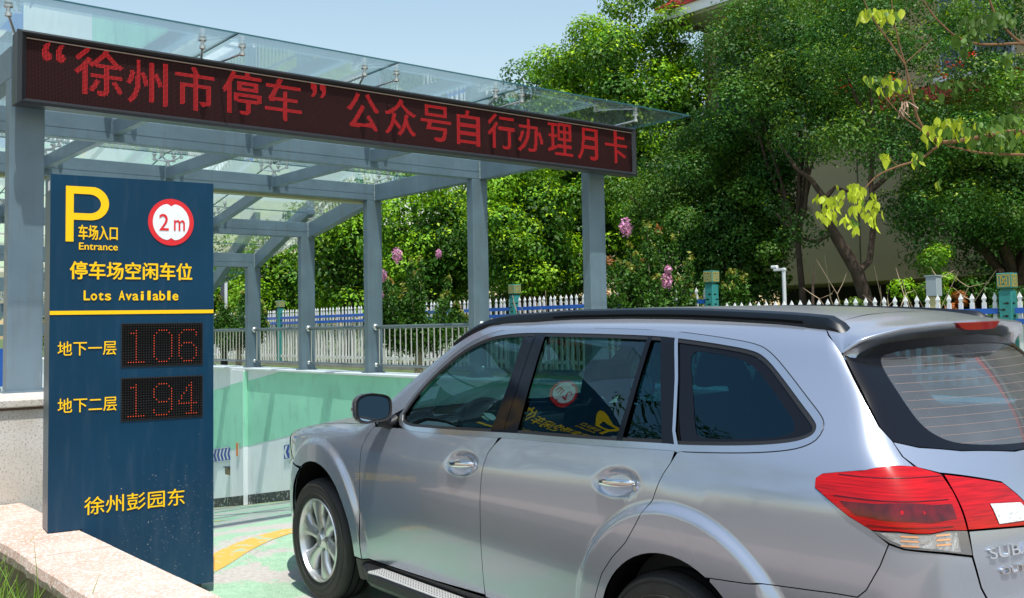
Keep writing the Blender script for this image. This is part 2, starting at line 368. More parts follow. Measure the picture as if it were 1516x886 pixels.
# ================================================================== GROUND
def sheet(name, Ds, Ss, zf, mt, kind='structure'):
    V = []; nD, nS = len(Ds), len(Ss)
    for S in Ss:
        for D in Ds:
            p = D*Dv+S*Sv; V.append((p[0], p[1], zf(D, S)))
    F = np.array([(j*nD+i, j*nD+i+1, (j+1)*nD+i+1, (j+1)*nD+i) for j in range(nS-1) for i in range(nD-1)])
    o = raw(name, V, F, mt, smooth=True); tag(o, kind=kind); return o
def ramp_mat():
    mt, n, b = nodes('ramp_paint'); b.inputs['Roughness'].default_value = .55
    tc = n.nodes.new('ShaderNodeTexCoord')
    def noise(sc, det=8, rough=.6):
        x = n.nodes.new('ShaderNodeTexNoise'); x.inputs['Scale'].default_value = sc; x.inputs['Detail'].default_value = det
        x.inputs['Roughness'].default_value = rough; n.links.new(tc.outputs['Object'], x.inputs['Vector']); return x.outputs['Fac']
    def ramp(src, a, c):
        r = n.nodes.new('ShaderNodeValToRGB'); r.color_ramp.elements[0].position = a; r.color_ramp.elements[1].position = c
        n.links.new(src, r.inputs[0]); return r.outputs[0]
    def mix(f, a, c):
        m = n.nodes.new('ShaderNodeMixRGB'); n.links.new(f, m.inputs[0])
        for i, q in ((1, a), (2, c)):
            if isinstance(q, tuple): m.inputs[i].default_value = q
            else: n.links.new(q, m.inputs[i])
        return m.outputs[0]
    g = mix(ramp(noise(14, 5), .35, .7), (.22, .40, .24, 1), (.33, .51, .35, 1))
    g = mix(ramp(noise(90, 3), .52, .62), g, (.45, .58, .46, 1))
    worn = ramp(noise(1.35, 10, .68), .505, .525)
    c = mix(ramp(noise(30, 6), .4, .65), (.50, .47, .43, 1), (.38, .355, .325, 1))
    col = mix(worn, g, c)
    # away from the portal the forecourt is bare concrete
    ge = n.nodes.new('ShaderNodeNewGeometry'); vt = n.nodes.new('ShaderNodeVectorMath'); vt.operation = 'DOT_PRODUCT'
    vt.inputs[1].default_value = tuple(Sv); n.links.new(ge.outputs['Position'], vt.inputs[0])
    mr = n.nodes.new('ShaderNodeMapRange'); mr.inputs[1].default_value = 4.2; mr.inputs[2].default_value = 3.6
    n.links.new(vt.outputs['Value'], mr.inputs[0])
    col = mix(mr.outputs[0], col, mix(ramp(noise(5, 8), .35, .7), (.19, .16, .145, 1), (.25, .215, .19, 1)))
    n.links.new(col, b.inputs['Base Color'])
    bp = n.nodes.new('ShaderNodeBump'); bp.inputs['Strength'].default_value = .35; bp.inputs['Distance'].default_value = .01
    n.links.new(noise(120, 4), bp.inputs['Height']); n.links.new(bp.outputs[0], b.inputs['Normal'])
    return mt
RAMP = ramp_mat()
PAVE = mat('verge_paving', (.15, .125, .105), .9, var=.2, vscale=2.5, bump=.3, bscale=40)
Ss = [-60, -20, -5, -2, 0, 2, 4, 6]+[6.6+.15*i for i in range(9)]+[8.5, 10, 14, 18, 24, 30, 60]
sheet('driveway', [1.7, 3, 4.5, 6, 8.0], Ss, gz, RAMP)
sheet('lower_ground', [-300, -60, -20, 1.74], [-300, -60, -20, 0, 7.6, 20, 60, 300], lambda D, S: -.02, PAVE)
sheet('grass_verge', [.2, .8, 1.4], [-10, 0, 3, 7.25], lambda D, S: -.014, GRASSG)
sheet('raised_ground', [8.2, 11, 20, 60, 400], [-300, -20, 0, 8, 20, 60, 300], lambda D, S: .74, GRASSG)
def smooth_line(P, it=3):
    P = np.array(P, float)
    for _ in range(it):
        Q = [P[0]]
        for a, b in zip(P[:-1], P[1:]): Q += [a*.75+b*.25, a*.25+b*.75]
        P = np.array(Q+[P[-1]])
    return P
# worn yellow guide line sweeping onto the ramp
def strip(name, pts, w, mt, lift=.003):
    V = []
    P = [np.array(p, float) for p in pts]
    for i, p in enumerate(P):
        t = P[min(i+1, len(P)-1)]-P[max(i-1, 0)]; t /= np.linalg.norm(t); nn = np.array([-t[1], t[0]])
        for k in (-1, 1):
            q = p+nn*k*w/2; z = gz(q[0], q[1])+lift; q3 = q[0]*Dv+q[1]*Sv; V.append((q3[0], q3[1], z))
    F = [(2*i, 2*i+1, 2*i+3, 2*i+2) for i in range(len(P)-1)]
    o = raw(name, V, F, mt); tag(o, kind='structure'); return o
YLINE = mat('line_yellow', (.66, .37, .07), .6, col2=(.36, .44, .28), vscale=9, thr=(.55, .60), bump=.1)
ypts = [(1.85, 5.95), (2.12, 6.08), (2.48, 6.30), (2.78, 6.55), (3.08, 6.85), (3.42, 7.12), (3.68, 7.24), (4.2, 7.38), (5.1, 7.42), (6.0, 7.40)]
strip('yellow_guide_line', smooth_line(ypts), .23, YLINE)
YTHIN = mat('line_yellow_thin', (.70, .42, .08), .6, col2=(.25, .42, .28), vscale=9, thr=(.45, .55))
strip('yellow_edge_line', [(7.62, 8.5+i*1.5) for i in range(14)], .11, YTHIN)
strip('yellow_centre_line', [(4.6+.0*i, 10.6+i*1.3) for i in range(12)], .13, YTHIN)
grime(RAMP, (.16, .17, .14), (1.2, .5, 1), .40, .50, .72, 1.1)
DARKL = mat('drain_grate', (.07, .08, .08), .6)
# ================================================================== RIGHT RETAINING WALL
F0 = frame(7.85, 6.0, 0)
rw = thing('retaining_wall', 'white wall with a sweeping green band running down the ramp below the handrail', 'wall', F0)
ORG = (7.85, 6.0, 0)
def wall_body():
    # face at D=7.85, in slices that follow the ramp
    mb = MB(ORG); S = [-60, -20, 2, 6, 8]+[8+2*i for i in range(1, 14)]
    for a, b in zip(S[:-1], S[1:]):
        za, zb = gz(7.8, a)-.1, gz(7.8, b)-.1
        mb.hexa([(7.85, a, za), (8.22, a, za), (8.22, b, zb), (7.85, b, zb)], [(7.85, a, .868), (8.22, a, .868), (8.22, b, .868), (7.85, b, .868)])
    return mb.build('wall', WALLW, rw)
wall_body()
mb = MB(ORG)
mb.box(7.79, 8.26, -60, 34, .870, .906); mb.build('coping', WHITE, rw, bevel=.006)
# pier standing proud of the face
mb = MB(ORG); z0 = gz(7.8, 17.6)-.2; mb.box(7.76, 7.848, 16.98, 17.53, z0, .866); mb.build('pier', WALLW, rw, bevel=.004)
def band(name, pts, D):
    mb = MB(ORG); mb.prism([(p[0], p[1]) for p in pts], 0, D, D+.0035); return mb.build(name, WALLG, rw)
top = lambda S: .862 if S < 15.72 else .862-(S-15.72)*.150
bot = lambda S: -.181-.186*(S-15.356) if S > 9.9 else .83
for a, b_, D in ((8.5, 16.97, 7.8455), (17.54, 26., 7.8455), (16.985, 17.525, 7.7555)):
    xs = np.linspace(a, b_, 16)
    if a < 15.72 < b_: xs = np.sort(np.append(xs, 15.72))
    band('green_band', [(x, bot(x)) for x in xs]+[(x, top(x)) for x in xs[::-1]], D)
mb = MB(ORG); mb.box(7.762, 7.8445, 16.9765, 16.9795, -.48, .84); mb.build('green_band', WALLG, rw)
def skirt(a, b, D, w=.004):
    mb = MB(ORG); n = max(2, int((b-a)/1.0)); xs = np.linspace(a, b, n)
    for p, q in zip(xs[:-1], xs[1:]):
        zp, zq = gz(7.8, p), gz(7.8, q)
        mb.hexa([(D-w, p, zp-.05), (D, p, zp-.05), (D, q, zq-.05), (D-w, q, zq-.05)], [(D-w, p, zp+.17), (D, p, zp+.17), (D, q, zq+.17), (D-w, q, zq+.17)])
    return mb.build('skirting', SKIRT, rw)
skirt(6, 16.975, 7.8495); skirt(17.535, 32, 7.8495); skirt(16.975, 17.535, 7.7595)
# chevron plates, reflector, small box fixed to the wall
CHEVB = mat('chevron_blue', (.02, .045, .36), .4); CHEVW = mat('chevron_white', (.75, .78, .80), .4)
def chevron_plate(S0, S1, zc, slope, label):
    h = .125; t = thing('chevron_sign', label, 'sign', frame(7.84, S0, zc), 'blue chevron plates on the ramp wall')
    def q(s, z): return (s, (z + slope*s))
    L = S1-S0; mb = MB(); mb.prism([q(0, -h), q(L, -h), q(L, h), q(0, h)][::-1], 0, -.012, -.002); mb.build('plate', CHEVB, t)
    n = int(L/.155); w = L/n
    for i in range(n):
        s = w*(i+.18); a = w*.42; k = w*.42
        # point toward the ramp (greater S)
        poly = [q(s, -h*.82), q(s+a, -h*.82), q(s+a+k, 0), q(s+a, h*.82), q(s, h*.82), q(s+k, 0)]
        m2 = MB(); m2.add([(-.014, p[0], p[1]) for p in poly], [(0, 5, 2, 1), (5, 4, 3, 2)]); m2.build('chevron', CHEVW, t)
    for zz in (-h, h-.012):
        m2 = MB(); m2.prism([q(0, zz), q(L, zz), q(L, zz+.012), q(0, zz+.012)][::-1], 0, -.0145, -.0125); m2.build('border', CHEVW, t)
    return t
chevron_plate(17.56, 19.9, -.655, -.14, 'blue and white chevron plate on the wall left of the pier')
chevron_plate(14.2, 15.55, -.255, -.16, 'blue and white chevron plate on the wall behind the car nose')
t = thing('reflector', 'orange reflector strip on the wall pier', 'reflector', frame(7.755, 17.16, -.55))
MB().box(-.03, -.002, -.05, .05, -.115, .115).build('lens', AMBER, t, bevel=.004)
MB().box(-.034, -.004, -.056, -.051, -.13, .13).build('bracket', STAINLESS, t)
t = thing('junction_box', 'small brass coloured box low on the ramp wall', 'box', frame(7.84, 17.66, -.975))
MB().box(-.09, -.003, -.09, .09, -.075, .055).build('case', mat('brass_box', (.22, .17, .08), .5), t, bevel=.01)
MB().box(-.12, -.01, -.10, .10, .056, .070).build('lid', DKGREY, t)
# ================================================================== LEFT WALL (granite end)
ORG = (1.2, 7.3, 0)
lw = thing('granite_wall', 'pale speckled granite wall end carrying the big left column', 'wall', frame(*ORG))
mb = MB(ORG); mb.box(1.20, 2.30, 7.3, 8.75, -.3, 1.066); mb.build('granite_block', GRANITE, lw, bevel=.004)
mb = MB(ORG); mb.box(1.17, 2.33, 7.27, 8.78, 1.070, 1.122); mb.build('cap_stone', GRANITE, lw, bevel=.008, seg=2)
mb = MB(ORG); mb.box(1.19, 2.31, 7.292, 8.77, 1.052, 1.0695); mb.build('mortar_joint', mat('dirty_mortar', (.12, .08, .06), .9), lw)
mb = MB(ORG); mb.box(1.85, 2.28, 8.76, 34, -4.5, .90); mb.build('wall', WALLW, lw)
mb = MB(ORG); mb.box(1.81, 2.32, 8.79, 34, .904, .94); mb.build('coping', WHITE, lw)
# ================================================================== LOW CURB WALL with pink granite coping
ORG = (1.35, 0, 0)
cw = thing('low_wall', 'low rendered wall with rough pink granite coping stones', 'wall', frame(*ORG))
mb = MB(ORG); mb.box(1.42, 1.74, -6, 7.29, -.3, .350); mb.build('wall', CURBW, cw)
S = 7.268; k = 0
joints = [7.268, 6.82, 6.36, 5.90, 5.44, 5.0, 4.54, 4.08, 3.62, 3.1, 2.5, 1.9, 1.3, .7, .1, -.5, -1.1, -1.7, -2.3, -2.9, -3.5]
for a, b_ in zip(joints[1:], joints[:-1]):
    dj = random.uniform(-.006, .006); zt = .445+random.uniform(-.003, .003)
    n = 9; lo = []; hi = []
    # rough split front edge
    mbx = MB(ORG); xs = np.linspace(a+.002, b_-.002, n)
    je = [random.uniform(-.003, .003) for _ in xs]; jb = [random.uniform(-.004, .006) for _ in xs]
    V = []
    for i, s in enumerate(xs):
        V += [(1.352+dj+jb[i], s, .352), (1.343+dj+je[i], s, .395+je[i]*.8), (1.353+dj+je[i]*.5, s, zt-.008), (1.364+dj, s, zt), (1.760, s, zt), (1.770, s, zt-.010), (1.768, s, .352)]
    F = [(i*7+j, i*7+j+1, (i+1)*7+j+1, (i+1)*7+j) for i in range(n-1) for j in range(6)]+[(i*7+6, i*7, (i+1)*7, (i+1)*7+6) for i in range(n-1)]
    F += [tuple(range(7))[::-1], tuple((n-1)*7+j for j in range(7))]
    F = [f[::-1] for f in F]
    mbx.add(V, F); mbx.build('coping_stone', PINK, cw)
# ================================================================== CANOPY
ORG = (1.87, 8.164, 0)
cn = thing('entrance_canopy', 'grey blue steel frame canopy with point fixed glass roof over the ramp', 'canopy', frame(*ORG))
SF = [8.164, 10.335, 12.93, 15.02, 17.06, 19.15, 21.25, 23.3]
def ztop(S): return 3.733 if S <= 13.0 else 3.733-(S-13.0)*.187
for i, S in enumerate(SF):
    zt = ztop(S+.05)-.247
    for D0 in (1.87, 7.89):
        if D0 < 2: zb = 1.1225 if S < 9 else .9405
        else: zb = .907
        mb = MB(ORG); mb.box(D0, D0+.25, S, S+.125, zb, zt); mb.build('column', STEEL_BLUE, cn, bevel=.007, seg=2)
        mb = MB(ORG); mb.box(D0-.03, D0+.28, S-.03, S+.155, zb+.0005, zb+.012)
        for dx in (-.015, .262):
            for dy in (-.012, .132): mb.lathe([(0, .018), (.009, .018), (.009, .0)], (D0+dx, S+dy, zb+.012), 6)
        mb.build('base_plate', STEEL_BLUE, cn)
    # cross beam between the side beams
    z1 = ztop(S+.06); mb = MB(ORG); mb.box(1.992, 8.018, S+.002, S+.125, z1-.245, z1); mb.build('cross_beam', STEEL_BLUE, cn, bevel=.006, seg=2)
    if i == 2:
        mb = MB(ORG); mb.box(2.0, 8.0, S+.135, S+.30, z1-.275, z1-.235); mb.build('gutter', mat('olive_lit_gutter', (.42, .40, .22), .5), cn)  # light on the underside is put into the olive colour of this bar
# weld beads where the cross beams meet the side beams, and the closing seam along each beam
for i, S in enumerate(SF[:5]):
    z1 = ztop(S+.06); mb = MB(ORG); P_ = [(8.0195+random.uniform(-.002, .002), S-.001+random.uniform(-.002, .001), z1-.245+.012*k) for k in range(21)]
    mb.tube(P_, [.0045+random.uniform(0, .004) for _ in P_], 5); mb.build('weld_bead', mat('weld', (.42, .46, .45), .5) if 'weld' not in MATS else MATS['weld'], cn)
    mb = MB(ORG); mb.box(1.995, 8.015, S-.0005, S+.0018, z1-.150, z1-.1465); mb.build('beam_seam', mat('seam_dark', (.12, .15, .17), .6) if 'seam_dark' not in MATS else MATS['seam_dark'], cn)
# side beams and rafters, bay by bay
for i in range(len(SF)-1):
    a, b_ = SF[i], SF[i+1]
    for D0, w, h, dz in ((1.87, .12, .245, 0), (8.02, .12, .245, 0), (3.33, .09, .145, -.022), (4.84, .09, .145, -.022), (6.35, .09, .145, -.022)):
        s0, s1 = (a, b_-.001) if w > .1 else (a+.126, b_+.001)
        za, zb = ztop(s0+.06)+dz-.001, ztop(s1+.06)+dz-.001
        if a >= 12.9 and w > .1: za = ztop(13.0)-.001
        mb = MB(ORG)
        mb.hexa([(D0, s0, za-h), (D0+w, s0, za-h), (D0+w, s1, zb-h), (D0, s1, zb-h)], [(D0, s0, za), (D0+w, s0, za), (D0+w, s1, zb), (D0, s1, zb)])
        mb.build('side_beam' if w > .1 else 'rafter', STEEL_BLUE, cn, bevel=.005, seg=1)
# glass panes
def zg(S): return 3.915 if S <= 13.05 else 3.915-(S-13.05)*.187
GD = [1.18, 3.37, 4.885, 6.40, 8.83]; GS = [7.45, 10.40, 13.05, 15.15, 17.2, 19.3, 21.4, 23.5]
for a, b_ in zip(GS[:-1], GS[1:]):
    for c, d in zip(GD[:-1], GD[1:]):
        g = .006; z0, z1 = zg(a), zg(b_)
        mb = MB(ORG); c2, d2, a2, b2 = c+g, d-g, a+g, b_-g
        lo = [(c2, a2, z0), (d2, a2, z0), (d2, b2, z1), (c2, b2, z1)]; hi = [(p[0], p[1], p[2]+.014) for p in lo]
        mb.hexa(lo, hi); o = mb.build('glass_pane', [GLASS, GLASSEDGE], cn)
        o.data.polygons.foreach_set('material_index', np.array([0, 0, 1, 1, 1, 1], dtype=np.int32))
        if c > 1.5:   # silicone joint to the left of the pane
            mb = MB(ORG); mb.hexa([(c-.005, a2, z0+.002), (c+.005, a2, z0+.002), (c+.005, b2, z1+.002), (c-.005, b2, z1+.002)], [(c-.005, a2, z0+.013), (c+.005, a2, z0+.013), (c+.005, b2, z1+.013), (c-.005, b2, z1+.013)])
            mb.build('joint_seal', BLACK, cn)
# spider fittings
def spider(D, S, heads):
    mb = MB(ORG); zb = ztop(S); z1 = zg(S)
    mb.lathe([(.040, 0), (.040, .02), (.022, .03), (.022, .055), (.032, .06), (.032, .085), (0, .09)], (D, S, zb-.0), 14)
    for hd, hs_ in heads:
        q = (D+hd, S+hs_); zq = zg(q[1])
        mb.tube([(D, S, zb+.068), (D+hd*.5, S+hs_*.5, zb+.085), (q[0], q[1], zq-.065)], [.015, .011, .009], 8)
        mb.lathe([(.012, -.085), (.024, -.08), (.024, -.055), (.014, -.05), (.014, -.022), (.032, -.014), (.032, -.001), (0, -.001)], (q[0], q[1], zq), 14)
        mb.lathe([(.030, .015), (.030, .024), (0, .026)], (q[0], q[1], zq), 12)
    mb.build('spider_fitting', STAINLESS, cn, smooth=True)
for i, S in enumerate(SF):
    for j, D in enumerate((1.93, 3.37, 4.885, 6.40, 8.08)):
        if i == 0: hh = [(-.17, -.46), (.17, -.46)]
        else: hh = [(-.13, -.13), (.13, -.13), (-.13, .13), (.13, .13)]
        if j == 0: hh = [h for h in hh if h[0] < 0]
        if j == 4: hh = [h for h in hh if h[0] > 0]
        spider(D, S+.05, hh)
# ================================================================== HANDRAIL on the retaining wall
ORG = (8.015, 8.3, 0)
hr = thing('handrail', 'grey steel handrail with upright bars between the canopy columns', 'railing', frame(*ORG), None)
RAILM = mat('rail_grey', (.20, .23, .235), .32, metal=.55)
def bars(mb_name, S0, S1, D, parent, zt=1.582, zb=1.025):
    n = int((S1-S0)/.135)
    for k in range(n):
        s = S0+(k+.5)*(S1-S0)/n
        MB(ORG).tube([(D, s, zb+.012), (D, s, zt-.022)], .0095, 6, cap=False).build('baluster', STAINLESS, parent, smooth=True)
for a, b_ in zip(SF[:-1], SF[1:]):
    s0, s1 = a+.126, b_-.001
    MB(ORG).tube([(8.015, s0, 1.585), (8.015, s1, 1.585)], .029, 14).build('top_rail', RAILM, hr, smooth=True)
    MB(ORG).tube([(8.015, s0, 1.022), (8.015, s1, 1.022)], .016, 10).build('bottom_rail', RAILM, hr, smooth=True)
    for z, r in ((1.585, .052), (1.022, .034)):
        for s, sg in ((s0, 1), (s1, -1)):
            MB(ORG).lathe([(r*.4, .0), (r, .0), (r, .012), (r*.75, .028), (r*.5, .034)], (8.015, s+.001*sg, z), 18, axis=(0, sg, 0)).build('flange', STAINLESS, hr, smooth=True)
    bars('baluster', s0+.03, s1-.03, 8.015, hr)
# ================================================================== LED BOARD
ORG = (1.857, 7.9, 3.247)
lb = thing('led_board', 'long black scrolling display with red Chinese characters above the ramp entrance', 'display sign', frame(*ORG))
def ledmat(name, pitch, dot=(.10, .035, .028), base=(.012, .008, .008), rowsq=1.0):
    mt, n, b = nodes(name); b.inputs['Roughness'].default_value = .45; b.inputs['Specular IOR Level'].default_value = .08
    tc = n.nodes.new('ShaderNodeTexCoord'); sp = n.nodes.new('ShaderNodeSeparateXYZ'); n.links.new(tc.outputs['Object'], sp.inputs[0])
    outs = []
    for ax in (0, 2):
        d = n.nodes.new('ShaderNodeMath'); d.operation = 'DIVIDE'; d.inputs[1].default_value = pitch; n.links.new(sp.outputs[ax], d.inputs[0])
        f = n.nodes.new('ShaderNodeMath'); f.operation = 'FRACT'; n.links.new(d.outputs[0], f.inputs[0])
        s = n.nodes.new('ShaderNodeMath'); s.operation = 'SUBTRACT'; s.inputs[1].default_value = .5; n.links.new(f.outputs[0], s.inputs[0])
        p = n.nodes.new('ShaderNodeMath'); p.operation = 'POWER'; p.inputs[1].default_value = 2; 
        a = n.nodes.new('ShaderNodeMath'); a.operation = 'ABSOLUTE'; n.links.new(s.outputs[0], a.inputs[0]); n.links.new(a.outputs[0], p.inputs[0]); outs.append(p.outputs[0])
    ad = n.nodes.new('ShaderNodeMath'); n.links.new(outs[0], ad.inputs[0]); n.links.new(outs[1], ad.inputs[1])
    lt = n.nodes.new('ShaderNodeMath'); lt.operation = 'LESS_THAN'; lt.inputs[1].default_value = .085; n.links.new(ad.outputs[0], lt.inputs[0])
    mx = n.nodes.new('ShaderNodeMixRGB'); n.links.new(lt.outputs[0], mx.inputs[0]); mx.inputs[1].default_value = c4(base); mx.inputs[2].default_value = c4(dot)
    n.links.new(mx.outputs[0], b.inputs['Base Color']); return mt
LEDFACE = ledmat('led_face', .010, dot=(.10, .025, .022), base=(.008, .005, .006))
LEDLIT = emis('led_lit', (1, .018, .024), .50)
L = 6.523; H = .540
mb = MB(); mb.box(.0, L, .012, .15, .0, H); mb.build('housing', LEDFRAME, lb, bevel=.006)
fr = MB()
# bevelled picture-frame profile in front of the face
def rim(x0, x1, z0, z1, wdt, lean):
    o = [(x0, z0), (x1, z0), (x1, z1), (x0, z1)]; i = [(x0+wdt[0], z0+wdt[2]), (x1-wdt[1], z0+wdt[2]), (x1-wdt[1], z1-wdt[3]), (x0+wdt[0], z1-wdt[3])]
    V = [(p[0], -.022, p[1]) for p in o]+[(p[0], -.030, p[1]) for p in [((a[0]*.55+b[0]*.45), (a[1]*.55+b[1]*.45)) for a, b in zip(o, i)]]+[(p[0], .004, p[1]) for p in i]+[(p[0], .011, p[1]) for p in o]
    F = []
    for k in range(4):
        l = (k+1) % 4
        F += [(k, l, 4+l, 4+k), (4+k, 4+l, 8+l, 8+k), (12+l, 12+k, 8+k, 8+l)[::1], (k, 12+k, 12+l, l)]
    return V, F
fr.add(*rim(-.004, L+.004, -.004, H+.004, (.066, .052, .046, .034), 0)); fr.build('rim', LEDFRAME, lb)
f2 = MB(); f2.box(.062, L-.048, .0105, .0115, .042, H-.030)
f2.build('display_face', LEDFACE, lb)
MB().box(.062, L-.05, -.004, .004, H-.052, H-.044).build('face_trim', mat('face_trim', (.35, .25, .2), .5), lb)
def dots_from(V, T, pitch, x0, z0):
    lo, hi = V.min(0), V.max(0); out = set()
    for t in T:
        P = V[list(t)]; a, b_ = P.min(0), P.max(0)
        for i in range(int(math.floor((a[0]-x0)/pitch)), int(math.ceil((b_[0]-x0)/pitch))+1):
            for j in range(int(math.floor((a[1]-z0)/pitch)), int(math.ceil((b_[1]-z0)/pitch))+1):
                q = np.array([x0+(i+.5)*pitch, z0+(j+.5)*pitch])
                s = [(P[(k+1) % 3][0]-P[k][0])*(q[1]-P[k][1])-(P[(k+1) % 3][1]-P[k][1])*(q[0]-P[k][0]) for k in range(3)]
                if all(v >= -1e-9 for v in s) or all(v <= 1e-9 for v in s): out.add((i, j))
    return out
chars = [('\u201c', 2.11, .17, .15, 2.12), ('徐', 2.44, .37, .375, 2.02), ('州', 2.81, .33, .36, 1.99), ('市', 3.205, .33, .37, 1.995), ('停', 3.61, .36, .375, 2.015), ('车', 3.99, .35, .37, 2.01), ('\u201d', 4.33, .16, .14, 2.135),
         ('公', 4.79, .35, .355, 2.0), ('众', 5.20, .36, .355, 2.0), ('号', 5.61, .36, .35, 1.99), ('自', 6.00, .29, .36, 1.99), ('行', 6.42, .36, .36, 2.0), ('办', 6.815, .36, .355, 2.0), ('理', 7.235, .36, .36, 2.01), ('月', 7.64, .31, .36, 2.0), ('卡', 8.08, .35, .37, 2.01)]
for ch, Dc, w, h, zc in chars:
    x = Dc-1.857; z = zc+EYE-3.247
    V, T, F = text_fit(ch, x-w/2+.008, x+w/2-.008, z-h/2+.006, z+h/2-.006)
    ds = set()
    for dx, dz in ((0, 0), (.006, 0), (-.006, 0), (0, .003), (0, -.003)): ds |= dots_from(V+np.array([dx, dz]), T, .010, 0, 0)
    mbd = MB()
    for i, j in ds:
        cx, cz = (i+.5)*.01, (j+.5)*.01; r = .0036
        mbd.add([(cx+r*math.cos(a), .0085, cz+r*math.sin(a)) for a in np.linspace(0, 2*math.pi, 6, endpoint=False)], [(0, 1, 2, 3, 4, 5)])
    o = mbd.build('led_character', LEDLIT, lb); o['kind'] = 'stuff'
for x in (.35, 2.0, 4.0, 6.1):
    MB().box(x, x+.06, .151, .262, .36, .42).build('bracket', STEEL_BLUE, lb)
# ================================================================== PARKING SIGN
GA = R(32.2)
Gv = np.array([math.cos(GA), math.sin(GA), 0]); Gn = np.array([-math.sin(GA), math.cos(GA), 0])
P = np.array([-1.827, 6.15, 0])-.918*Gv
sg = thing('parking_sign', 'tall dark blue parking entrance board with yellow lettering and two number displays', 'sign', Matrix.Translation((P[0], P[1], 0)) @ Matrix.Rotation(GA, 4, 'Z'))
zt = 2.458; zn = .449; zb = .048
body = [(0, zn), (.180, zn), (.180, zb), (.918, zb), (.918, zt), (0, zt)]
mb = MB(); n = 6
V = [(p[0], 0, p[1]) for p in body]+[(p[0], .21, p[1]) for p in body]
mb.cur = 0; mb.add(V, [(0, 1, 4, 5), (1, 2, 3, 4)])
mb.cur = 1; mb.add(V, [(7, 6, 11, 10), (8, 7, 10, 9)]+[(i, i+6, (i+1) % 6+6, (i+1) % 6) for i in range(6)])
mb.build('board', [SIGNBLUE, SIGNSIDE], sg, bevel=.003)
MB().box(.30, .86, .05, .16, -.1, .047).build('foot', BLACK, sg)
MB().box(-.0015, -.0005, .02, .09, zt-.09, zt-.035).build('sticker', WHITE, sg)
# pixel-free sign coordinates: u to the right from the left edge, z absolute
def put(nm, s, u0_, u1, z0, z1, mt=YELLOW, bold=0.0, y=-.0035):
    # the stroke weight comes from five thin layers of the same glyphs, each set a hair apart
    w = bold*(z1-z0)*1.05
    V, T, F = text_fit(s, u0_+w, u1-w, z0+w*.7, z1-w*.7); VV, FF = [], []
    for k, (dx, dz) in enumerate(((0, 0), (w, 0), (-w, 0), (0, w*.7), (0, -w*.7)) if w > 0 else ((0, 0),)):
        b = len(VV); VV += [(v[0]+dx, y-.00025*k, v[1]+dz) for v in V]; FF += [tuple(q+b for q in f) for f in F]
    return raw(nm, VV, FF, mt, sg)
def stroke_poly(nm, polys, mt, y=-.0035, dy=0):
    mb = MB()
    for p in polys: mb.add([(q[0], y, q[1]) for q in p], [tuple(range(len(p)))])
    return mb.build(nm, mt, sg)
# big P: stem and bowl
def arc(cx, cz, r, a0, a1, n=14, ry=None): return [(cx+r*math.cos(t), cz+(ry or r)*math.sin(t)) for t in np.linspace(R(a0), R(a1), n)]
outer = [(.080, 2.204), (.080, 2.395), (.215, 2.395)]+arc(.215, 2.2995, .0975, 90, -90, 16)[1:]
inner = [(.122, 2.241), (.122, 2.352)]+[(.205, 2.352)]+arc(.205, 2.2965, .0635, 90, -90, 16, .0555)[1:]
mbp = MB(); pts_o = [(.122, 2.395)]+[(.215, 2.395)]+arc(.215, 2.2995, .0975, 90, -90, 16)[1:]+[(.122, 2.202)]
pts_i = [(.122, 2.352), (.205, 2.352)]+arc(.205, 2.2965, .0635, 90, -90, 16, .0555)[1:]+[(.122, 2.241)]
for a in range(len(pts_o)-1):
    mbp.add([(q[0], -.0035, q[1]) for q in (pts_o[a], pts_i[a], pts_i[a+1], pts_o[a+1])], [(0, 1, 2, 3)])
mbp.add([(.080, -.0035, 2.076), (.122, -.0035, 2.076), (.122, -.0035, 2.395), (.080, -.0035, 2.395)], [(0, 1, 2, 3)])
mbp.build('letter_p', YELLOW, sg)
put('entrance_characters', '车场入口', .147, .361, 2.089, 2.175, bold=.018)
put('entrance_word', 'Entrance', .151, .362, 2.031, 2.072, bold=.022)
put('heading_characters', '停车场空闲车位', .103, .790, 1.861, 1.965, bold=.022)
def word_mono(nm, s, u0_, u1, z0, z1, bold):
    """letters set on an even pitch like the fixed-width face of the board"""
    n = len(s); w = (u1-u0_)/n; V_, F_ = [], []
    capV, _, _ = text_tris('L', 1.0, bold); capH = capV[:, 1].max()-max(0, capV[:, 1].min())
    sc = (z1-z0)/capH
    for i, ch in enumerate(s):
        if ch == ' ': continue
        V, T, F = text_tris(ch, 1.0, bold); lo, hi = V.min(0), V.max(0)
        tw = w*(.82 if ch in 'LAovsabe' else .66 if ch in 't' else .40); fx = tw/(hi[0]-lo[0])
        b = len(V_); wd = .0016
        for k, (dx, dz) in enumerate(((0, 0), (wd, 0), (-wd, 0), (0, wd), (0, -wd))):
            b = len(V_); V_ += [(u0_+(i+.5)*w+(v[0]-(lo[0]+hi[0])/2)*fx+dx, -.0035-.00025*k, z0+v[1]*sc+dz) for v in V]; F_ += [tuple(q+b for q in f) for f in F]
    return raw(nm, V_, F_, YELLOW, sg)
word_mono('lots_word', 'Lots', .176, .3283, 1.7425, 1.796, .035); word_mono('available_word', 'Available', .3664, .709, 1.7425, 1.796, .035)
stroke_poly('yellow_rule', [[(0.001, 1.659), (.917, 1.663), (.917, 1.684), (0.001, 1.681)]], YELLOW)
put('floor_one_characters', '地下一层', .043, .357, 1.426, 1.509, bold=.006)
put('floor_two_characters', '地下二层', .046, .361, 1.105, 1.189, bold=.006)
put('car_park_name', '徐州彭园东', .189, .747, .525, .625, bold=.006)
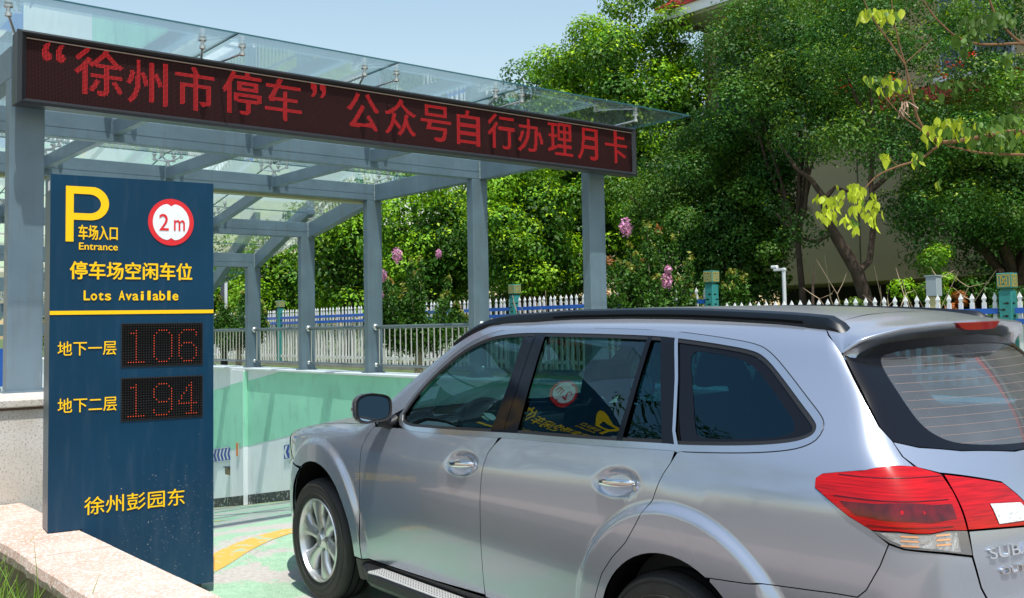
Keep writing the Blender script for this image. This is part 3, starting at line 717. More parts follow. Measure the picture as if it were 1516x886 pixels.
# height limit disc
dc = MB(); C0 = (.6645, 2.2095)
dc.add([(C0[0]+.1335*math.cos(t), -.004, C0[1]+.1405*math.sin(t)) for t in np.linspace(0, 2*math.pi, 48, endpoint=False)], [tuple(range(48))])
disc = dc.build('height_limit_disc', RED, sg)
pts = []
for t in np.linspace(0, 360, 72, endpoint=False):
    r = 1.0; d = min(abs((t-90+180) % 360-180), abs((t-270+180) % 360-180))
    if d < 13: r = .83+.012*d
    elif d < 22: r = .985
    pts.append((C0[0]+.1065*r*math.cos(R(t)), C0[1]+.1135*r*math.sin(R(t))))
mb = MB(); mb.add([(p[0], -.0052, p[1]) for p in pts], [tuple(range(72))]); mb.build('white_field', WHITE, disc)
for s, a, b_, z0, z1, bo in (('2', .594, .650, 2.158, 2.257, .004), ('m', .680, .745, 2.159, 2.224, .008)):
    put('limit_figure', s, a, b_, z0, z1, RED, bo*1.6, -.0064).parent = disc
# number displays
DFACE = ledmat('digit_face', .462/32, dot=(.055, .05, .05), base=(.010, .009, .009))
DLIT = emis('digit_lit', (1, .09, .02), .62)
G = {}
def rows(*a): return [tuple(map(int, q.split('-'))) for q in a]
def cells(spec):
    out = []
    for r, c0, c1 in spec: out += [(c, r) for c in range(c0, c1+1)]
    return out
one = cells([(r, 5, 5) for r in range(2, 14)]+[(14, 2, 8), (3, 3, 4)])
zero = cells([(2, 14, 17), (3, 13, 13), (3, 18, 18), (13, 13, 13), (13, 18, 18), (14, 14, 17)]+[(r, 12, 12) for r in range(4, 13)]+[(r, 19, 19) for r in range(4, 13)])
six = cells([(2, 24, 28), (3, 23, 23), (3, 29, 29), (4, 29, 29), (7, 24, 27), (8, 23, 23), (8, 28, 28), (13, 23, 23), (13, 28, 28), (14, 24, 27)]+[(r, 22, 22) for r in range(4, 13)]+[(r, 29, 29) for r in range(9, 13)])
nine = cells([(2, 14, 17), (3, 13, 13), (3, 18, 18), (8, 13, 13), (8, 18, 18), (9, 14, 17), (12, 12, 12), (13, 12, 12), (13, 18, 18), (14, 13, 17)]+[(r, 12, 12) for r in range(4, 8)]+[(r, 19, 19) for r in range(4, 13)])
four = cells([(3, 26, 26), (4, 25, 25), (5, 25, 25), (6, 24, 24), (7, 23, 23), (8, 23, 23), (9, 22, 22), (10, 22, 29), (14, 25, 29)]+[(r, 27, 27) for r in range(2, 15)])
for z0, z1, digs in ((1.356, 1.602, (one, zero, six)), (1.043, 1.285, (one, nine, four))):
    x0, x1 = .387, .849; px = (x1-x0)/32; pz = (z1-z0)/16
    fr = MB(); fr.box(x0-.004, x1+.004, -.0045, -.001, z0-.004, z1+.004); d = fr.build('number_display', BLACK, sg)
    # face has its own origin at its corner so that the dots fall on the lit ones
    mb = MB((x0, 0, z0)); mb.add([(x0, -.0052, z0), (x1, -.0052, z0), (x1, -.0052, z1), (x0, -.0052, z1)], [(0, 1, 2, 3)])
    fo = mb.build('dot_face', DFACE, d); fo.location = (x0, 0, z0)
    for k in range(16):   # little sun hoods over each row
        zz = z1-(k)*pz-.0015; MB().box(x0, x1, -.0100, -.0053, zz-.0016, zz).build('hood', BLKMAT, d)
    for dg in digs:
        mb = MB()
        for c, r in dg:
            cx, cz = x0+(c+.5)*px, z1-(r+.5)*pz; rr = .0030
            mb.add([(cx+rr*math.cos(a), -.0064, cz+rr*math.sin(a)) for a in np.linspace(0, 2*math.pi, 8, endpoint=False)], [tuple(range(8))])
        mb.build('digit', DLIT, d)
# paint splashes and dust low on the board
SPLASH = mat('splash', (.75, .62, .58), .8)
mb = MB()
for k in range(380):
    u_ = min(.912, max(.02, rng.normal(.66, .17))); z_ = rng.normal(.42, .17)
    if z_ < .06 or z_ > .95 or (u_ < .215 and z_ < .47): continue
    r_ = abs(rng.normal(0, .0006))+.0004; n = 5; a0 = rng.uniform(0, 6)
    mb.add([(u_+r_*rng.uniform(.6, 1.4)*math.cos(a0+t), -.0012, z_+r_*rng.uniform(.6, 1.5)*math.sin(a0+t)) for t in np.linspace(0, 2*math.pi, n, endpoint=False)], [tuple(range(n))])
o = mb.build('splash_marks', SPLASH, sg); o['kind'] = 'stuff'
# ================================================================== FENCE (teal posts, white pickets, blue rails)
def picket_mesh():
    me = MB(); w, d = .022, .012
    me.box(-d, d, -w, w, 0, .94)
    me.hexa([(-d*.7, -w*.5, .94), (d*.7, -w*.5, .94), (d*.7, w*.5, .94), (-d*.7, w*.5, .94)], [(-d*.9, -w*1.15, .985), (d*.9, -w*1.15, .985), (d*.9, w*1.15, .985), (-d*.9, w*1.15, .985)])
    me.add([(-d*.9, -w*1.15, .985), (d*.9, -w*1.15, .985), (d*.9, w*1.15, .985), (-d*.9, w*1.15, .985), (0, 0, 1.045)], [(0, 1, 4), (1, 2, 4), (2, 3, 4), (3, 0, 4)])
    return me
PK = {}
def fence(posts, ztop_, zbase, label, n_extra=0):
    """posts: S positions, along D=11.2; pickets run between them"""
    t = thing('picket_fence', label, 'fence', frame(11.2, posts[0], zbase))
    H_ = ztop_-zbase
    def picket(s):
        key = round(H_, 3)
        if key not in PK:
            m = picket_mesh(); V = [(v[0], v[1], v[2]*H_/1.045 if v[2] < .9 else H_-(1.045-v[2])) for v in m.v]
            o = raw('picket', V, m.f, FENCEW, t); PK[key] = o.data
        else: o = link(bpy.data.objects.new('picket', PK[key]), t)
        o.location = (0, s, 0); o.rotation_euler = (random.uniform(-.012, .012), random.uniform(-.01, .01), 0)
    for a, b_ in zip(posts[:-1], posts[1:]):
        n = int(round((b_-a)/.133))
        for k in range(1, n): picket(a+k*(b_-a)/n-posts[0])
        for zz in (ztop_-.205, ztop_-.325, zbase+.20):
            mb = MB((11.2, posts[0], zbase)); mb.box(11.185-.03, 11.185-.013, a+.09, b_-.09, zz-.03, zz+.03)
            mb.build('rail', FENCEB if zz > zbase+.3 else FENCEW, t)
    mb = MB((11.2, posts[0], zbase)); mb.box(11.12, 11.28, posts[0], posts[-1], zbase-.4, zbase+.06); mb.build('kerb_base', CONC, t)
    return t
def post(parent, org, S, zbase, ztp, D=11.2):
    h = .068; mb = MB(org); mb.box(D-h, D+h, S-h, S+h, zbase-.3, ztp-.19); p = mb.build('post', TEAL, parent, bevel=.006)
    mb = MB(org); mb.box(D-.045, D+.045, S-.045, S+.045, ztp-.192, ztp-.165); mb.build('neck', TEALD, p)
    mb = MB(org); mb.box(D-.080, D+.080, S-.080, S+.080, ztp-.165, ztp); c = mb.build('cap', TEALD, p, bevel=.005)
    for f in (0, 1):       # ochre lattice on the two faces one can see
        def Q(a, z, o): return (D-.0805-o, S+a, z) if f == 0 else (D+a, S-.0805-o, z)
        zc = ztp-.0825; w, hh = .062, .060; mb = MB(org); e = .006
        for (a0, z0, a1, z1) in ((-w, -hh, w, -hh), (-w, hh, w, hh), (-w, -hh, -w, hh), (w, -hh, w, hh), (-.032, -hh, -.032, hh), (.032, -hh, .032, hh), (-.032, -hh, .032, hh), (-.045, hh, .045, -hh)):
            dx, dz = a1-a0, z1-z0; l = math.hypot(dx, dz); nx, nz = -dz/l*e, dx/l*e
            mb.add([Q(a0-nx, zc+z0-nz, .002), Q(a1-nx, zc+z1-nz, .002), Q(a1+nx, zc+z1+nz, .002), Q(a0+nx, zc+z0+nz, .002)], [(0, 1, 2, 3)])
        mb.build('lattice', GOLD, p)
        # three little fish cut-outs under the cap
        mb = MB(org)
        for k in range(3):
            zc2 = ztp-.33-.07*k; a0 = (-.02, .02, -.01)[k]; r = .026
            fish = [(a0-r, zc2), (a0-r*.4, zc2+.012), (a0+r*.5, zc2+.011), (a0+r, zc2), (a0+r*.5, zc2-.011), (a0-r*.4, zc2-.012)]
            mb.cur = 0; V = [(D-.0695, S+q[0], q[1]) if f == 0 else (D+q[0], S-.0695, q[1]) for q in fish]; mb.add(V, [tuple(range(6))])
            tl = [(a0+r*.9, zc2), (a0+r*1.5, zc2+.012), (a0+r*1.5, zc2-.012)]
            mb.add([(D-.0695, S+q[0], q[1]) if f == 0 else (D+q[0], S-.0695, q[1]) for q in tl], [(0, 1, 2)])
        mb.build('fish_motif', BLACK, p)
fA = fence([9.15, 13.50, 17.95, 22.40, 26.8, 31.2, 35.6], 2.072, .76, 'taller run of white pickets with blue rails behind the canopy columns')
for S_ in (9.15, 13.50, 17.95, 22.40, 26.8, 31.2): post(fA, (11.2, 9.15, .76), S_, .76, 2.292)
fB = fence([-3.3, .75, 5.05, 9.02], 1.838, .74, 'lower run of white pickets ending at the teal post above the car roof')
for S_ in (.75, 5.05): post(fB, (11.2, -3.3, .74), S_, .74, 2.045)
# ================================================================== BUILDING behind the trees
ORG = (19.6, 4.0, .74)
bd = thing('building', 'beige building with red tiled eave half hidden by trees', 'building', frame(*ORG))
mb = MB(ORG); mb.box(19.9, 30, -8, 16.3, 2.42, 9.25); mb.build('wall', BEIGE, bd)
mb = MB(ORG); mb.box(22.5, 30, -8, 16.1, .5, 2.415); mb.build('recessed_ground_floor', mat('dark_recess', (.05, .045, .04), .9), bd)  # shadow under the upper wall is put into this dark colour
for S_ in (15.0, 12.1, 8.7, 5.3, 1.9):
    mb = MB(ORG); mb.box(19.885, 19.8995, S_-.012, S_+.012, 2.45, 9.2); mb.build('wall_joint', mat('joint_dark', (.13, .11, .08), .9) if 'joint_dark' not in MATS else MATS['joint_dark'], bd)
mb = MB(ORG); mb.box(18.75, 19.895, -8.4, 16.65, 9.02, 9.12); mb.build('eave_soffit', mat('soffit', (.55, .52, .44), .8), bd)
mb = MB(ORG); mb.box(18.62, 18.748, -8.4, 16.65, 9.06, 9.30); mb.build('fascia', WHITE, bd)
for k in range(16):
    S_ = 16.2-1.5*k; mb = MB(ORG); mb.box(18.8, 19.89, S_-.03, S_+.03, 8.93, 9.018); mb.build('eave_bracket', MATS['joint_dark'], bd)
# tiled roof: corrugated sheet
V = []; n = 180
for i in range(n):
    s = -8.5+25.2*i/(n-1)
    for D_, z_ in ((18.55, 9.37), (21, 10.95), (24.5, 13.0)):
        q = D_*Dv+s*Sv; V.append(((D_-19.6), s-4.0, z_-.74+.045*math.sin(i*math.pi/1.5)))
F = [(3*i+j, 3*i+j+1, 3*(i+1)+j+1, 3*(i+1)+j) for i in range(n-1) for j in range(2)]
raw('roof', V, [f[::-1] for f in F], ROOFRED, bd, smooth=True)
mb = MB(ORG); mb.box(18.56, 18.62, -8.5, 16.7, 9.30, 9.42); mb.build('tile_edge', ROOFRED, bd)
WINF = mat('window_frame', (.55, .58, .60), .4); WING = mat('window_dark', (.03, .05, .08), .08, coat=.5)
for S_, z0, z1 in ((15.1, 6.3, 8.2), (12.9, 6.3, 8.2), (9.35, 6.5, 8.6), (6.8, 6.5, 8.6)):
    mb = MB(ORG); mb.box(19.83, 19.895, S_-.75, S_+.75, z0, z1); w_ = mb.build('window', WINF, bd)
    for a in (-.70, .03):
        mb = MB(ORG); mb.box(19.815, 19.829, S_+a, S_+a+.67, z0+.05, z1-.05); mb.build('pane', WING, w_)
    mb = MB(ORG); mb.box(19.74, 19.895, S_-.85, S_+.85, z0-.10, z0-.003); mb.build('sill', WHITE, w_)
mb = MB(ORG); mb.box(19.25, 19.89, 4, 12.4, 5.95, 6.25); mb.build('red_canopy_band', ROOFRED, bd)
# ================================================================== small street furniture
t = thing('camera_pole', 'white pole with a small bracket camera behind the fence', 'camera pole', frame(12.3, 8.72, .74))
MB().tube([(0, 0, 0), (0, 0, 1.60)], .028, 12).build('pole', POLEW, t, smooth=True)
MB().box(-.03, .03, -.03, .16, 1.555, 1.59).build('arm', POLEW, t, bevel=.005)
c = MB().box(-.03, .03, .10, .21, 1.592, 1.64).build('camera', POLEW, t, bevel=.012)
MB().tube([(0, .21, 1.615), (0, .22, 1.615)], .018, 10).build('lens', BLKGLOSS, c)
t = thing('utility_box', 'grey utility box on a cream pillar behind the pickets', 'utility box', frame(12.1, 6.36, .74))
MB().box(-.05, .05, -.055, .055, 0, 1.10).build('pillar', BOXY, t, bevel=.006)
MB().box(-.068, .068, -.072, .072, 1.102, 1.35).build('box', BOXG, t, bevel=.006)
MB().box(-.075, .075, -.08, .08, 1.352, 1.366).build('lid', BOXG, t)
t = thing('lamp_post', 'dark lamp post beside the parking sign behind the handrail', 'lamp post', frame(9.9, 22.7, .74))
MB().tube([(0, 0, 0), (0, 0, 2.05)], .085, 12).build('post', DKGREY, t, smooth=True)
MB().lathe([(.10, 0), (.14, .02), (.14, .06), (.05, .12), (0, .13)], (0, 0, 2.05), 14).build('cap', DKGREY, t, smooth=True)
MB().box(-.03, .03, -.12, -.085, .4, 2.0).build('white_strip', POLEW, t)
t = thing('notice_board', 'blue and white notice board seen between big column and parking sign', 'notice board', frame(3.2, 17.5, -1.6))
MB().box(-1.0, 1.0, 0, .05, 1.6, 2.35).build('white_panel', WHITE, t)
MB().box(-1.0, 1.0, 0, .05, 2.352, 2.95).build('blue_panel', FENCEB, t)
for x in (-.9, .9): MB().box(x-.04, x+.04, .052, .10, -1.7, 2.9).build('post', POLEW, t)
# ================================================================== CAR  (x forward, y left, z up; origin under the front axle)
def pl(xs, ys, sm=.01):
    """smooth curve through the given points, tabulated"""
    xs = np.array(xs, float); ys = np.array(ys, float); h = np.diff(xs); d = np.diff(ys)/h; mm = np.zeros_like(xs)
    for i in range(1, len(xs)-1):
        if d[i-1]*d[i] > 0:
            w1 = 2*h[i]+h[i-1]; w2 = h[i]+2*h[i-1]; mm[i] = (w1+w2)/(w1/d[i-1]+w2/d[i])
    mm[0] = d[0]; mm[-1] = d[-1]
    def f(x):
        i = np.clip(np.searchsorted(xs, x)-1, 0, len(xs)-2); t = (x-xs[i])/h[i]; tt = np.clip(t, 0, 1)
        r = (2*tt**3-3*tt**2+1)*ys[i]+(tt**3-2*tt**2+tt)*h[i]*mm[i]+(-2*tt**3+3*tt**2)*ys[i+1]+(tt**3-tt**2)*h[i]*mm[i+1]
        r = np.where(t < 0, ys[0]+(x-xs[0])*mm[0], r); return np.where(t > 1, ys[-1]+(x-xs[-1])*mm[-1], r)
    step = .002; gx = np.arange(xs[0]-.6, xs[-1]+.6, step); gy = f(gx); k = np.arange(-int(3*sm/step)-1, int(3*sm/step)+2)
    w = np.exp(-.5*(k*step/sm)**2); w /= w.sum(); gy = np.convolve(np.pad(gy, len(k)//2, mode='edge'), w, mode='valid')
    return lambda x: np.interp(np.asarray(x, float), gx, gy)
PROF=pl([.0,.22,.35,.50,.66,.80,.90,.965,1.0,1.05,1.10,1.20,1.35,1.50,1.60],[.80,.845,.875,.893,.905,.906,.902,.893,.880,.866,.850,.806,.738,.662,.61],.009)
TAPER_LO=pl([-4.0,-3.7,-3.4,-3.0,-2.4,-.6,0.,.4,.7,.9,1.0],[-.16,-.085,-.035,-.008,0,0,-.01,-.05,-.155,-.31,-.42],.08)
TAPER_HI=pl([-4.0,-3.7,-3.4,-3.0,-2.6,-2.2,-1.8,-1.2,-.6,0.,.5],[-.26,-.165,-.10,-.048,-.010,0,-.010,-.036,-.055,-.09,-.21],.12)
TOP=pl([-4.2,-3.9,-3.6,-3.4,-3.0,-2.4,-1.9,-1.5,-1.25,-1.02,-.78,-.52,-.3,-.2,0,.4,.7,.85,.93,.98],[1.47,1.52,1.585,1.61,1.64,1.655,1.655,1.642,1.622,1.565,1.44,1.27,1.115,1.08,1.055,1.005,.935,.87,.79,.62],.03)
REAR=pl([.2,.35,.5,.62,.75,.9,1.0,1.08,1.2,1.35,1.5,1.62],[3.80,3.87,3.905,3.905,3.88,3.865,3.845,3.81,3.73,3.60,3.44,3.34],.018)
def sst(a,b,x):
    t=np.clip((x-a)/(b-a),0,1);return t*t*(3-2*t)
def W(x,z):
    rise=.05*(-x-1.8)*1.0*sst(.55,1.0,z)*(1-.6*sst(1.15,1.5,z))
    rise=np.where(x>-.6,rise*1.0,rise)
    zz=z-np.clip(rise,-.035,.09)
    b=PROF(zz)
    hi=sst(1.0,1.45,z)
    b=b+TAPER_LO(x)*(1-hi)+TAPER_HI(x)*hi
    for cx,cz in ((0,.385),(-2.825,.400)):
        r=np.hypot(x-cx,z-cz)
        b=b+.025*(1-sst(.512,.556,r))*sst(.05,.25,z)
    return b
def T(x,y):
    s=np.abs(y)
    # plan wrap of windshield/hood: shift x backward with |y|
    xs=x+.12*(s/.7)**2*sst(-1.6,-.9,x)*(1-sst(-.4,.0,x))
    wf=sst(-1.6,-1.1,x)
    crown=.078*(1-wf)*(s/.6)**2.6+.03*wf*(s/.6)**2
    return TOP(xs)-crown
def RR(y,z):
    s=np.abs(y)
    return REAR(z)-(.10+.06*sst(1.0,1.3,z))*(s/.7)**2.2

CUPS = ((-1.475, .945), (-2.530, .990))
W0 = W
def W(x, z):
    b = W0(x, z)
    for cx, cz in CUPS:
        r = np.sqrt(((x-cx-.18*(z-cz))/.150)**2+((z-cz-.10*(cx-x))/.060)**2)
        b = b-.018*(1-sst(.40, 1.0, r))
    return b
def smax(a, b, k):
    h = np.clip(.5+.5*(a-b)/k, 0, 1); return b*(1-h)+a*h+k*h*(1-h)
def fbody(p):
    x, y, z = p[..., 0], p[..., 1], p[..., 2]
    a = np.abs(y)-W(x, z); t = (z-T(x, y))*.85; r = (-x-RR(y, z))*.95
    g = smax(a, t, .05); return smax(g, r, .05+.07*(1-sst(.9, 1.3, z)))
def gradb(p, e=5e-3):
    p = np.asarray(p, float)
    g = np.stack([(fbody(p+np.array(d))-fbody(p-np.array(d))) for d in ((e, 0, 0), (0, e, 0), (0, 0, e))], -1)
    return g/np.linalg.norm(g, axis=-1, keepdims=True)
import os
DEBUG = bool(os.environ.get('CARDBG'))
def onbody(P, d, back=.45, fwd=.7, n=56):
    """move points along +-d (pointing inward) onto the skin"""
    P = np.asarray(P, float); d = np.asarray(d, float); d = d/np.linalg.norm(d, axis=-1, keepdims=True)
    o = P-d*back; ts = np.linspace(0, back+fwd, n); lo = np.full(len(P), np.nan); hi = lo.copy(); prev = fbody(o)
    for i in range(1, n):
        cur = fbody(o+d*ts[i]); mk = np.isnan(lo) & (prev > 0) & (cur <= 0); lo[mk] = ts[i-1]; hi[mk] = ts[i]; prev = cur
    bad = np.isnan(lo); lo[bad] = back; hi[bad] = back
    if bad.any() and DEBUG: print('MISS', bad.sum(), P[bad][:3].round(2).tolist())
    for _ in range(22):
        mi = (lo+hi)/2; v = fbody(o+d*mi[:, None]); lo = np.where(v > 0, mi, lo); hi = np.where(v > 0, hi, mi)
    return o+d*((lo+hi)/2)[:, None]
def side3(pts, d=(0, -1, 0)):
    """(x, z) outline points -> points on the left flank"""
    return onbody([(p[0], .9, p[1]) for p in pts], d, .4, .9)
def densify(P, step, closed=True):
    P = np.asarray(P, float); out = []; n = len(P)
    for i in range(n if closed else n-1):
        a, b = P[i], P[(i+1) % n]; k = max(1, int(math.ceil(np.linalg.norm(b-a)/step)))
        out += [a+(b-a)*j/k for j in range(k)]
    if not closed: out.append(P[-1])
    return np.array(out)
def smooth_loop(P, closed=True, it=1):
    """Chaikin rounding of an outline"""
    P = np.asarray(P, float)
    for _ in range(it):
        Q = []; n = len(P)
        rg = range(n) if closed else range(n-1)
        if not closed: Q.append(P[0])
        for i in rg: a, b = P[i], P[(i+1) % n]; Q += [a*.75+b*.25, a*.25+b*.75]
        if not closed: Q.append(P[-1])
        P = np.array(Q)
    return P
def offset2(P, d):
    """offset a closed 2D loop inward (d>0) for ccw loops"""
    P = np.asarray(P, float); n = len(P); out = []
    area = .5*sum(P[i][0]*P[(i+1) % n][1]-P[(i+1) % n][0]*P[i][1] for i in range(n)); sg_ = 1 if area > 0 else -1
    for i in range(n):
        a, b, c = P[i-1], P[i], P[(i+1) % n]; e1 = b-a; e2 = c-b; e1 /= np.linalg.norm(e1)+1e-12; e2 /= np.linalg.norm(e2)+1e-12
        n1 = np.array([-e1[1], e1[0]])*sg_; n2 = np.array([-e2[1], e2[0]])*sg_; m_ = n1+n2; l = m_@m_
        m_ = m_/max(.5, l)*2/2*1.0 if l > 1e-6 else n1
        out.append(b+m_*2/max(1.0, np.linalg.norm(m_)*2/ max(1e-6, np.linalg.norm(m_)))*d if False else b+(n1+n2)/max(.6, 1+n1@n2)*d)
    return np.array(out)
def inside(P, Q):
    """which of points Q lie inside polygon P, plus distance to its edge"""
    x, y = Q[:, 0], Q[:, 1]; c = np.zeros(len(Q), bool); dm = np.full(len(Q), 9.); n = len(P)
    for i in range(n):
        a, b = P[i], P[(i+1) % n]
        if a[1] != b[1]:
            k = ((a[1] > y) != (b[1] > y)) & (x < (b[0]-a[0])*(y-a[1])/(b[1]-a[1])+a[0]); c ^= k
        e = b-a; t = np.clip(((Q-a)@e)/(e@e+1e-12), 0, 1); dm = np.minimum(dm, np.hypot(*(Q-a-t[:, None]*e).T))
    return c, dm
def panel(name, P3, d, mt, parent, step=.035, gap=.002, depth=.012, off=0.0, fine=None, edge=None, hole=None, rings=None, nudge=0):
    """skin panel bounded by the closed 3D outline P3, meshed as seen along d and laid on the body"""
    d = np.asarray(d, float); d /= np.linalg.norm(d)
    a = np.cross(d, (0, 0, 1.)) if abs(d[2]) < .9 else np.cross(d, (0, 1., 0)); a /= np.linalg.norm(a); b = np.cross(a, d)
    P3 = densify(np.asarray(P3, float), .045); g0 = -gradb(P3)
    k3 = np.abs(fbody(P3)) < .035
    if k3.any(): P3[k3] = onbody(P3[k3], g0[k3], .05, .05, 24)
    P2 = np.stack([P3@a, P3@b], 1)
    L = densify(P2, edge or step*.7)
    if DEBUG:
        print('PANEL', name, 'n', len(P2))
        n_ = len(P2); w_ = lambda a_, b_, c_: (b_[0]-a_[0])*(c_[1]-a_[1])-(b_[1]-a_[1])*(c_[0]-a_[0])
        for i in range(n_):
            for j in range(i+2, n_):
                if i == 0 and j == n_-1: continue
                A_, B_, C_, D_ = P2[i], P2[(i+1) % n_], P2[j], P2[(j+1) % n_]
                if w_(A_, B_, C_)*w_(A_, B_, D_) < 0 and w_(C_, D_, A_)*w_(C_, D_, B_) < 0: print('   XING', i, j, P3[i].round(3), P3[j].round(3))
    if gap: L = offset2(L, gap)
    lo, hi = L.min(0), L.max(0)
    gx, gy = np.meshgrid(np.arange(lo[0]+step*.5, hi[0], step), np.arange(lo[1]+step*.5, hi[1], step)); gx[::2] += step*.5
    Q = np.stack([gx.ravel(), gy.ravel()], 1)
    if fine:
        for (c, rx, ry, st) in fine:
            cc = np.array([np.dot(c, a), np.dot(c, b)]); k = (abs(Q[:, 0]-cc[0]) > rx) | (abs(Q[:, 1]-cc[1]) > ry); Q = Q[k]
            fx, fy = np.meshgrid(np.arange(cc[0]-rx, cc[0]+rx, st), np.arange(cc[1]-ry, cc[1]+ry, st)); Q = np.vstack([Q, np.stack([fx.ravel(), fy.ravel()], 1)])
    if rings:
        for (c3, r_list) in rings:
            cc = np.array([np.dot(c3, a), np.dot(c3, b)]); rr_ = np.hypot(*(Q-cc).T); Q = Q[(rr_ < r_list[0]-step*.6) | (rr_ > r_list[-1]+step*.6)]
            for r_ in r_list:
                kk = int(2*math.pi*r_/.022); tt = np.linspace(0, 2*math.pi, kk, endpoint=False); zs = 1.0
                # circle in the x-z plane of the car, expressed in the projection basis
                X3 = np.stack([c3[0]+r_*np.cos(tt), np.full(kk, c3[1]), c3[2]+r_*np.sin(tt)], 1); Q = np.vstack([Q, np.stack([X3@a, X3@b], 1)])
    c, dm = inside(L, Q); Q = Q[c & (dm > step*.33 if not fine else c & (dm > .006))]
    V2 = [Vector((float(p[0]), float(p[1]))) for p in np.vstack([L, Q])]; n = len(L)
    res = delaunay_2d_cdt(V2, [(i, (i+1) % n) for i in range(n)], [], 0, 1e-6, True)
    W2 = np.array([tuple(v) for v in res[0]]); F = [tuple(f) for f in res[2] if len(f) == 3]; orig = res[3]
    cen_ = np.array([W2[list(f)].mean(0) for f in F]); ok_, _ = inside(L, cen_); F = [f for f, k_ in zip(F, ok_) if k_]
    dm0 = P3.mean(0)@d
    P = W2[:, :1]*a+W2[:, 1:2]*b+dm0*d; P = onbody(P, d); N = gradb(P)
    if off: P = P+N*off
    if nudge: N = N+np.array([nudge, 0, -nudge*.3]); N /= np.linalg.norm(N, axis=1, keepdims=True)   # tilts shading normals only, to shift the mirrored sign; panes stay unbent
    # flange along the boundary
    bi = {}
    for i, os_ in enumerate(orig):
        for o_ in os_:
            if o_ < n: bi[o_] = i
    ring = [bi[i] for i in range(n) if i in bi]
    V = list(P); Nn = list(N); base = len(V)
    for i in ring: V.append(P[i]); Nn.append(N[i])
    for i in ring: V.append(P[i]-N[i]*depth); Nn.append(N[i])
    # orient faces outward
    f0 = F[len(F)//2]; nn = np.cross(P[f0[1]]-P[f0[0]], P[f0[2]]-P[f0[0]])
    if nn@N[f0[0]] < 0: F = [f[::-1] for f in F]
    k = len(ring); cen = W2[ring].mean(0)
    for i in range(k):
        j = (i+1) % k; F.append((base+i, base+j, base+k+j, base+k+i))
        e = V[base+j]-V[base+i]
    # side normals: outward from outline
    for i in range(k):
        pr, nx = P[ring[i-1]], P[ring[(i+1) % k]]; t = nx-pr; t /= np.linalg.norm(t)+1e-9; s = np.cross(t, N[ring[i]])
        Nn[base+i] = Nn[base+k+i] = s
    o = raw(name, V, F, mt, parent, smooth=True, normals=Nn); return o
def ringpanel(name, L3, w0, w1, mt, parent, d=(0, -1, 0), off=.004, depth=.006, closed=True):
    """flat trim band between two offsets of an outline, laid on the body"""
    d = np.asarray(d, float); d /= np.linalg.norm(d); a = np.cross(d, (0, 0, 1.)); a /= np.linalg.norm(a); b = np.cross(a, d)
    P3 = np.asarray(L3, float); P2 = densify(np.stack([P3@a, P3@b], 1), .02, closed); c0 = P3.mean(0)@d
    def mk(w): return offset2(P2, w) if closed else offset_open(P2, w)
    A, B = mk(w0), mk(w1); R_ = []
    for Z, h in ((A, -depth), (A, off), (B, off), (B, -depth)):
        P = onbody(Z[:, :1]*a+Z[:, 1:2]*b+c0*d, d); N = gradb(P); R_.append(P+N*h)
    n = len(P2); V = np.vstack(R_); F = []
    for i in range(n if closed else n-1):
        j = (i+1) % n
        for k in range(3): F.append((k*n+i, k*n+j, (k+1)*n+j, (k+1)*n+i))
    return raw(name, V, F, mt, parent)
def offset_open(P, d):
    out = []; n = len(P)
    for i in range(n):
        t = P[min(i+1, n-1)]-P[max(i-1, 0)]; t /= np.linalg.norm(t); out.append(P[i]+np.array([-t[1], t[0]])*d)
    return np.array(out)
def mirror(objs, parent=None):
    for o in objs:
        me = o.data.copy(); nn = len(me.vertices); co = np.empty(nn*3); me.vertices.foreach_get('co', co); co = co.reshape(-1, 3); co[:, 1] *= -1
        ln = np.array([l.vector[:] for l in me.corner_normals]) if me.has_custom_normals else None
        lv = np.empty(len(me.loops), dtype=np.int32); me.loops.foreach_get('vertex_index', lv)
        me.vertices.foreach_set('co', co.ravel()); me.flip_normals()
        if ln is not None:
            vn = np.zeros((nn, 3)); vn[lv] = ln; vn[:, 1] *= -1; me.update(); me.normals_split_custom_set_from_vertices([tuple(v) for v in vn])
        c = bpy.data.objects.new(o.name.split('.')[0], me); COL.objects.link(c); c.parent = parent or o.parent
        if 'label' in o: c['label'] = o['label'].replace('left', 'right')
        mirror_children(o, c)
def mirror_children(o, c):
    ch = [x for x in o.children if x.type == 'MESH']
    if ch: mirror(ch, c)
cm = Matrix.Identity(4)
for i in range(3):
    cm[i][0], cm[i][1], cm[i][2] = CFX[i], CLF[i], CUP[i]
    cm[i][3] = QL[i]
car = thing('parked_car', 'silver estate car with black roof rails and tinted rear windows at the ramp entrance', 'car', cm)
D0 = (0, -1, 0); DS = (0, -1, -.22)
near = []      # left-hand pieces, mirrored afterwards
BZ = pl([-3.26, -3.10, -2.74, -2.34, -1.83, -1.66, -.83], [1.205, 1.18, 1.16, 1.14, 1.12, 1.11, 1.08], .03)
bel = lambda x: float(BZ(x))
glass_loop = [(-.83, 1.078), (-.87, 1.20), (-.97, 1.322), (-1.135, 1.442), (-1.33, 1.510), (-1.49, 1.53), (-1.666, 1.537), (-1.996, 1.537), (-2.186, 1.536), (-2.505, 1.531), (-2.649, 1.521), (-2.821, 1.505), (-2.989, 1.484), (-3.051, 1.459),
              (-3.147, 1.389), (-3.244, 1.316), (-3.313, 1.267), (-3.334, 1.247), (-3.324, 1.228), (-3.262, 1.207), (-3.102, 1.185), (-2.816, 1.163), (-2.742, 1.163), (-2.343, 1.142), (-1.829, 1.123), (-1.654, 1.113), (-1.21, 1.091)]
loop2 = densify(smooth_loop(smooth_loop(np.array(glass_loop))), .03)
hole = offset2(loop2, -.034); hole[:, 1] = np.minimum(hole[:, 1], 1.556)
loop2[:, 1] = np.minimum(loop2[:, 1], 1.538)            # opening in the painted side
